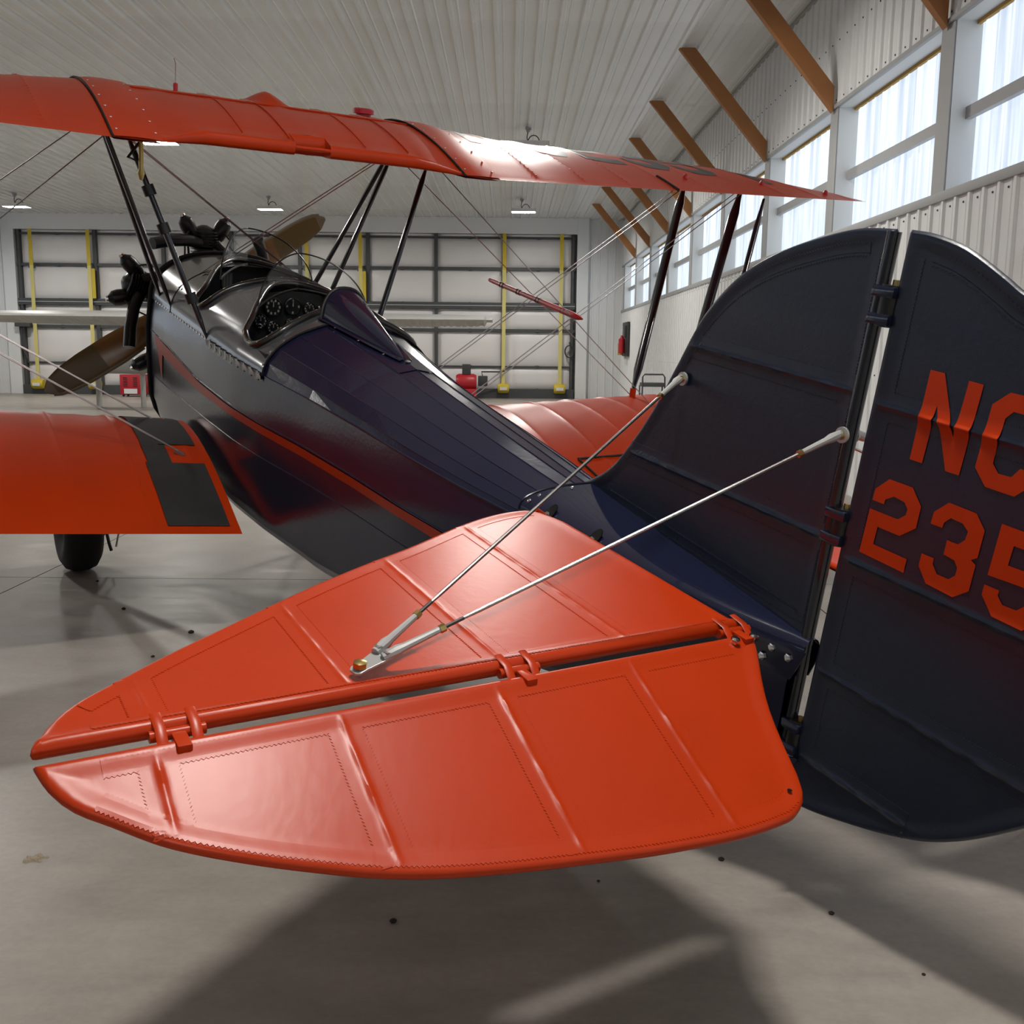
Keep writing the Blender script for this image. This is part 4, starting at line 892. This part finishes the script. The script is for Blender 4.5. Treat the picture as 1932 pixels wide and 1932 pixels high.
for z in (.739, .226, -.335):
    hg = B().cyl((-.006, 0, z-.045), (-.006, 0, z+.045), .024, 12).obj('hinge', BLACK, BP)
    for o in (-.03, .03): B().box((-.030, -.026, z+o-.012), (.03, .026, z+o+.012)).obj('hinge_strap', NAVYG, hg, bevel=.004)
    B().lathe([(0, .008), (.012, .008)], (-.012, 0, z+.045), (0, 0, 1), 6).obj('hinge_pin', BRASS, hg)
B().tube([(.0, 0, -.365), (-.012, .012, -.395), (-.03, .02, -.40)], .022, 10).obj('rudder_horn', NAVYG, BP)
# tail fairing over the stabilizer roots
b = B(); xs2 = np.linspace(0.0, .955, 30)
def fring(x):
    w = lerp(x, [0, .15, .4, .75, .955], [.030, .085, .165, .235, .272]); zt = fbase(x)+lerp(x, [0, .9, .955], [.012, .045, .050]); zb = lerp(x, [0, .3, .955], [-.13, -.075, -.030])
    out = []
    for a in np.linspace(0, 180, 33):
        c, s_ = math.cos(R(a)), math.sin(R(a)); out.append((x+.05*s_*(x > .9)*0, w*math.copysign(abs(c)**.8, c), zb+(zt-zb)*abs(s_)**.75))
    return out
b.loft([fring(x) for x in xs2], False, False); TF = b.obj('tail_fairing', NAVYG, BP, smooth=60)
B().tube([(p[0], p[1], p[2]) for p in fring(.955)], .004, 6).obj('fairing_edge', BLACK, TF)
b = B()
for a in (4, 7, 10, 13, 16, 19, 22, 26): p = fring(.935)[a]; screw(b, p, (.05, p[1], .25), .0075)
b.obj('fairing_screws', CHROME, TF, kind='stuff')
for x in (.84, .655):
    rgx = [Vector(p) for p in fring(x)]; c = rgx[3]; tz = (rgx[5]-rgx[1]).normalized(); nx = tz.cross(Vector((1, 0, 0))).normalized(); nx = nx if nx.y > 0 else -nx
    hl = B(); hl.prism([(.020*math.cos(a), .042*math.sin(a)) for a in np.linspace(0, 2*math.pi, 21)[:-1]], lambda u, v, h: c+Vector((1, 0, 0))*u+tz*v+nx*h, .0, .003); hl.obj('fitting_hole', BLACK, TF, smooth=None)
    B().tube([(x-.005, .295, .008), c+nx*.002-tz*.01], .010, 8).obj('stabilizer_lug', ORANGE, TF); B().lathe([(0, .007), (.006, .007)], c+nx*.004, nx, 6).obj('lug_nut', CHROME, TF)
for s in (1, -1):
    TP = B(); TP.prism([(0.24, -.10), (.24, -.155), (.02, -.185), (-.01, -.10)], lambda x, z, h: (x, s*(yside(max(0, x), -.15)+.004+h), z), 0, .004); TP = TP.obj('tail_plate', NAVYG, BP, smooth=None)
    for x, z in ((.17, -.128), (.075, -.118), (.095, -.150), (.03, -.128)): B().lathe([(0, .011), (.008, .011), (.010, .006)], (x, s*(yside(x, -.15)+.008), z), (0, s, 0), 6).obj('plate_bolt', CHROME, TP)
# ---- tail brace wires with forked ends
def brace(p0, p1, n0, n1, s):
    p0, p1 = Vector(p0), Vector(p1); d = (p1-p0).normalized()
    wre = B().tube([p0+d*.16, p0+d*.20, p1-d*.12, p1-d*.08], [.0032, .0042, .0042, .0032], 8, flat=1.0).obj('tail_brace_wire', STEEL, BP)
    for q, dd in ((p0, d), (p1, -d)):
        B().tube([q-dd*.010, q+dd*.02, q+dd*.035, q+dd*.115], [.009, .0115, .0085, .0065], 10).obj('clevis', ALU, wre); B().cyl(q+dd*.112, q+dd*.124, .0085, 6).obj('lock_nut', BRASS, wre); B().cyl(q+dd*.12, q+dd*.165, .0038, 8).obj('threaded_end', DGREY, wre)
for s in (1, -1):
    base = Vector((.040, s*1.184, .030)); up = Vector((0, 0, 1))
    fit = B(); poly = [(-.016, -.009), (-.009, -.016), (.008, -.016), (.058, -.022), (.068, -.014), (.068, .018), (.058, .026), (.008, .016), (-.009, .016), (-.016, .009)]
    ax = (Vector((.28, 0, .44))-base); ax.z = 0; ax.normalize(); ay = Vector((-ax.y, ax.x, 0))
    fit.prism(poly, lambda u, v, h: base+ax*u+ay*v+up*(h+u*.28), 0, .005); fo = fit.obj('brace_plate', ALU, BP, smooth=None, bevel=.0012)
    B().lathe([(0, .014), (.010, .014), (.012, .008)], base+up*.006, up, 6).obj('plate_bolt', BRASS, fo)
    for v in (-.012, .016):
        B().lathe([(0, .009), (.012, .009), (.013, .004)], base+ax*.052+ay*v+up*.018, up, 6).obj('clevis_bolt', STEEL, fo)
    brace(base+ax*.052+ay*(.016 if s > 0 else -.012)+up*.022, (.60, s*.030, .446), up, up, s); brace(base+ax*.052+ay*(-.012 if s > 0 else .016)+up*.022, (.030, s*.034, .438), up, up, s)
    for x, z in ((.60, .446), (.030, .438)):
        lg = B().lathe([(0, .019), (.006, .019), (.006, 0)], (x, s*.016, z), (0, s, 0), 16).obj('fin_lug', ALU, BP); B().lathe([(0, .011), (.010, .011), (.012, .007)], (x, s*.022, z), (0, s, 0), 6).obj('lug_bolt', BRASS, lg)
# ---- struts
def strut(p0, p1, r, flat, name, m=STRUT, up=(1, 0, 0), taper=True):
    p0, p1 = Vector(p0), Vector(p1); L = [p0+(p1-p0)*t for t in (0, .04, .10, .5, .90, .96, 1)]
    return B().tube(L, [r*.45, r*.6, r, r, r, r*.6, r*.45] if taper else r, 12, flat=flat, up=up).obj(name, m, BP, smooth=60)
for s in (1, -1):
    T0 = upper_pt(s*.83, .13, 0); C0 = upper_pt(s*.81, .57, 0)
    strut((4.80, s*.445, .03), T0, .022, .6, 'cabane_strut'); strut((4.50, s*.455, .02), T0+Vector((-.05, 0, 0)), .022, .6, 'cabane_strut')
    cs = strut((3.74, s*.458, -.02), C0, .021, .7, 'cabane_strut')
    if s > 0:
        for t in (.18, .52, .70): q = Vector((3.74, s*.458, -.02)).lerp(C0, t); dd = (C0-Vector((3.74, s*.458, -.02))).normalized(); B().cyl(q, q+dd*.05, .030, 12).obj('strut_clamp', BLACK, cs)
        q = C0+Vector((-.10, -.05, -.02)); B().tube([q, q+Vector((0, 0, -.05)), q+Vector((0, 0, -.15)), q+Vector((.005, 0, -.17)), q+Vector((0, 0, -.20))], [.010, .012, .012, .018, .008], 10).obj('drain_valve', BRASS, cs)
        B().tube([q+Vector((0, 0, -.02)), q+Vector((.0, .06, -.10)), Vector((3.74, s*.458, -.02)).lerp(C0, .86)+Vector((0, 0, 0)), Vector((3.74, s*.458, -.02)).lerp(C0, .74)], .007, 8).obj('fuel_line', BLACK, cs)
    UF, UR_ = upper_pt(s*3.15, .14, 0), upper_pt(s*3.13, .62, 0); LF, LR = lower_pt(s*2.62, .15, 1), lower_pt(s*2.50, .62, 1)
    strut(LF+Vector((0, 0, .05)), UF, .042, .45, 'interplane_strut'); strut(LR+Vector((0, 0, .05)), UR_, .042, .45, 'interplane_strut')
    strut(upper_pt(s*2.93, .96, 0)+Vector((0, 0, -.02)), lower_pt(s*2.42, .88, 1), .022, .5, 'aileron_strut')
    for q in (LF, LR): B().tube([q-Vector((0, 0, .03)), q+Vector((0, 0, .06))], .022, 8).obj('strut_fitting', ORANGE, BP)
    # flying and landing wires
    RF, RR = Vector((4.02, s*.52, -.60)), lower_pt(s*.62, .545, 1)
    CF, CR = upper_pt(s*.87, .13, 0), upper_pt(s*.87, .57, 0)
    for o in (-.03, .03):
        for a, c in ((RF, UF), (RR, UR_)): B().tube([a+Vector((o*.6, 0, 0)), c+Vector((o, 0, 0))], .0030, 6).obj('flying_wire', STEEL, BP)
    for a, c in ((CF, LF), (CR, LR)): B().tube([a, c], .0030, 6).obj('landing_wire', STEEL, BP)
    B().lathe([(0, .012), (.05, .012), (.055, .006)], RR-Vector((0, 0, .01)), (UR_-RR), 8).obj('wire_end', STEEL, BP)
    # wire spacer stick
    a, c = Vector((4.72, s*1.75, .246)), Vector((3.56, s*1.75, .163))
    jv = B().tube([a+(c-a)*t for t in (0, .01, .06, .5, .92, .96, 1)], [.008, .014, .016, .017, .020, .017, .005], 10).obj('wire_spacer', RED, BP)
    for t in (.14, .17, .33, .36, .54, .57, .80, .83, .86): q = a+(c-a)*t; B().cyl(q, q+(c-a)*.008, .0200, 10).obj('spacer_band', BLACK, jv)
# cabane cross wires
for o in (0, .06):
    for s in (1, -1): B().tube([upper_pt(s*.80, .15, 0)+Vector((-o, 0, 0)), deck(4.50-o, 90-s*-62 if False else (28 if s < 0 else 152), .01)], .0030, 6).obj('cabane_wire', STEEL, BP)
# ---- undercarriage
for s in (1, -1):
    c = world_pt(4.945, s*.92, .335)
    wh = B().lathe([(-.055, .13), (-.09, .16), (-.112, .22), (-.112, .27), (-.085, .315), (-.04, .333), (.04, .333), (.085, .315), (.112, .27), (.112, .22), (.09, .16), (.055, .13)], c, (0, 1, 0), 40).obj('main_tyre', RUBBER, BP, smooth=50)
    B().lathe([(-.06, .02), (-.06, .145), (.06, .145), (.06, .02)], c, (0, 1, 0), 24).obj('wheel_hub', NAVYG, wh)
    ax = c-Vector((0, s*.22, 0))
    B().cyl(c, ax, .028, 12).obj('axle', BLACK, BP)
    B().lathe([(-.02, .03), (-.02, .13), (.02, .13), (.02, .03)], c-Vector((0, s*.13, 0)), (0, 1, 0), 20).obj('brake_drum', BLACK, BP)
    B().tube([ax, (4.70, s*.36, -.80)], .030, 10, flat=.6).obj('gear_leg', STRUT, BP); B().tube([ax, (3.95, s*.36, -.78)], .030, 10, flat=.6).obj('gear_leg', STRUT, BP); B().tube([ax, (4.55, 0, -.86)], .022, 10).obj('gear_brace', STRUT, BP)
    B().tube([c-Vector((0, s*.16, .05)), c-Vector((.05, s*.18, .18)), c-Vector((.06, s*.19, .22))], .010, 6).obj('brake_line', BLACK, BP)
    B().tube([c-Vector((0, s*.20, 0)), c-Vector((.03, s*.24, .12)), c-Vector((.05, s*.22, .20))], .006, 6).obj('brake_cable', STEEL, BP)
tw = world_pt(.42, 0, .085)
B().lathe([(-.03, .03), (-.035, .06), (-.02, .085), (.02, .085), (.035, .06), (.03, .03)], tw, (0, 1, 0), 24).obj('tail_wheel', RUBBER, BP)
B().tube([tw, tw+Vector((.06, 0, .10)), (.42, 0, -.45)], .02, 8).obj('tail_wheel_leg', STRUT, BP); B().tube([tw+Vector((.06, 0, .10)), (.80, 0, -.54)], .022, 8, flat=2.0).obj('tail_spring', BLACK, BP)
# exhaust and drain odds under the nose
B().tube([(4.85, .20, -.86), (5.05, .30, -.90), (5.25, .40, -.93)], .018, 8).obj('breather_pipe', BLACK, BP); B().lathe([(0, .03), (.08, .035), (.12, .01)], (4.75, .34, -.84), (.4, .4, -.6), 10).obj('oil_drain', BLACK, BP)
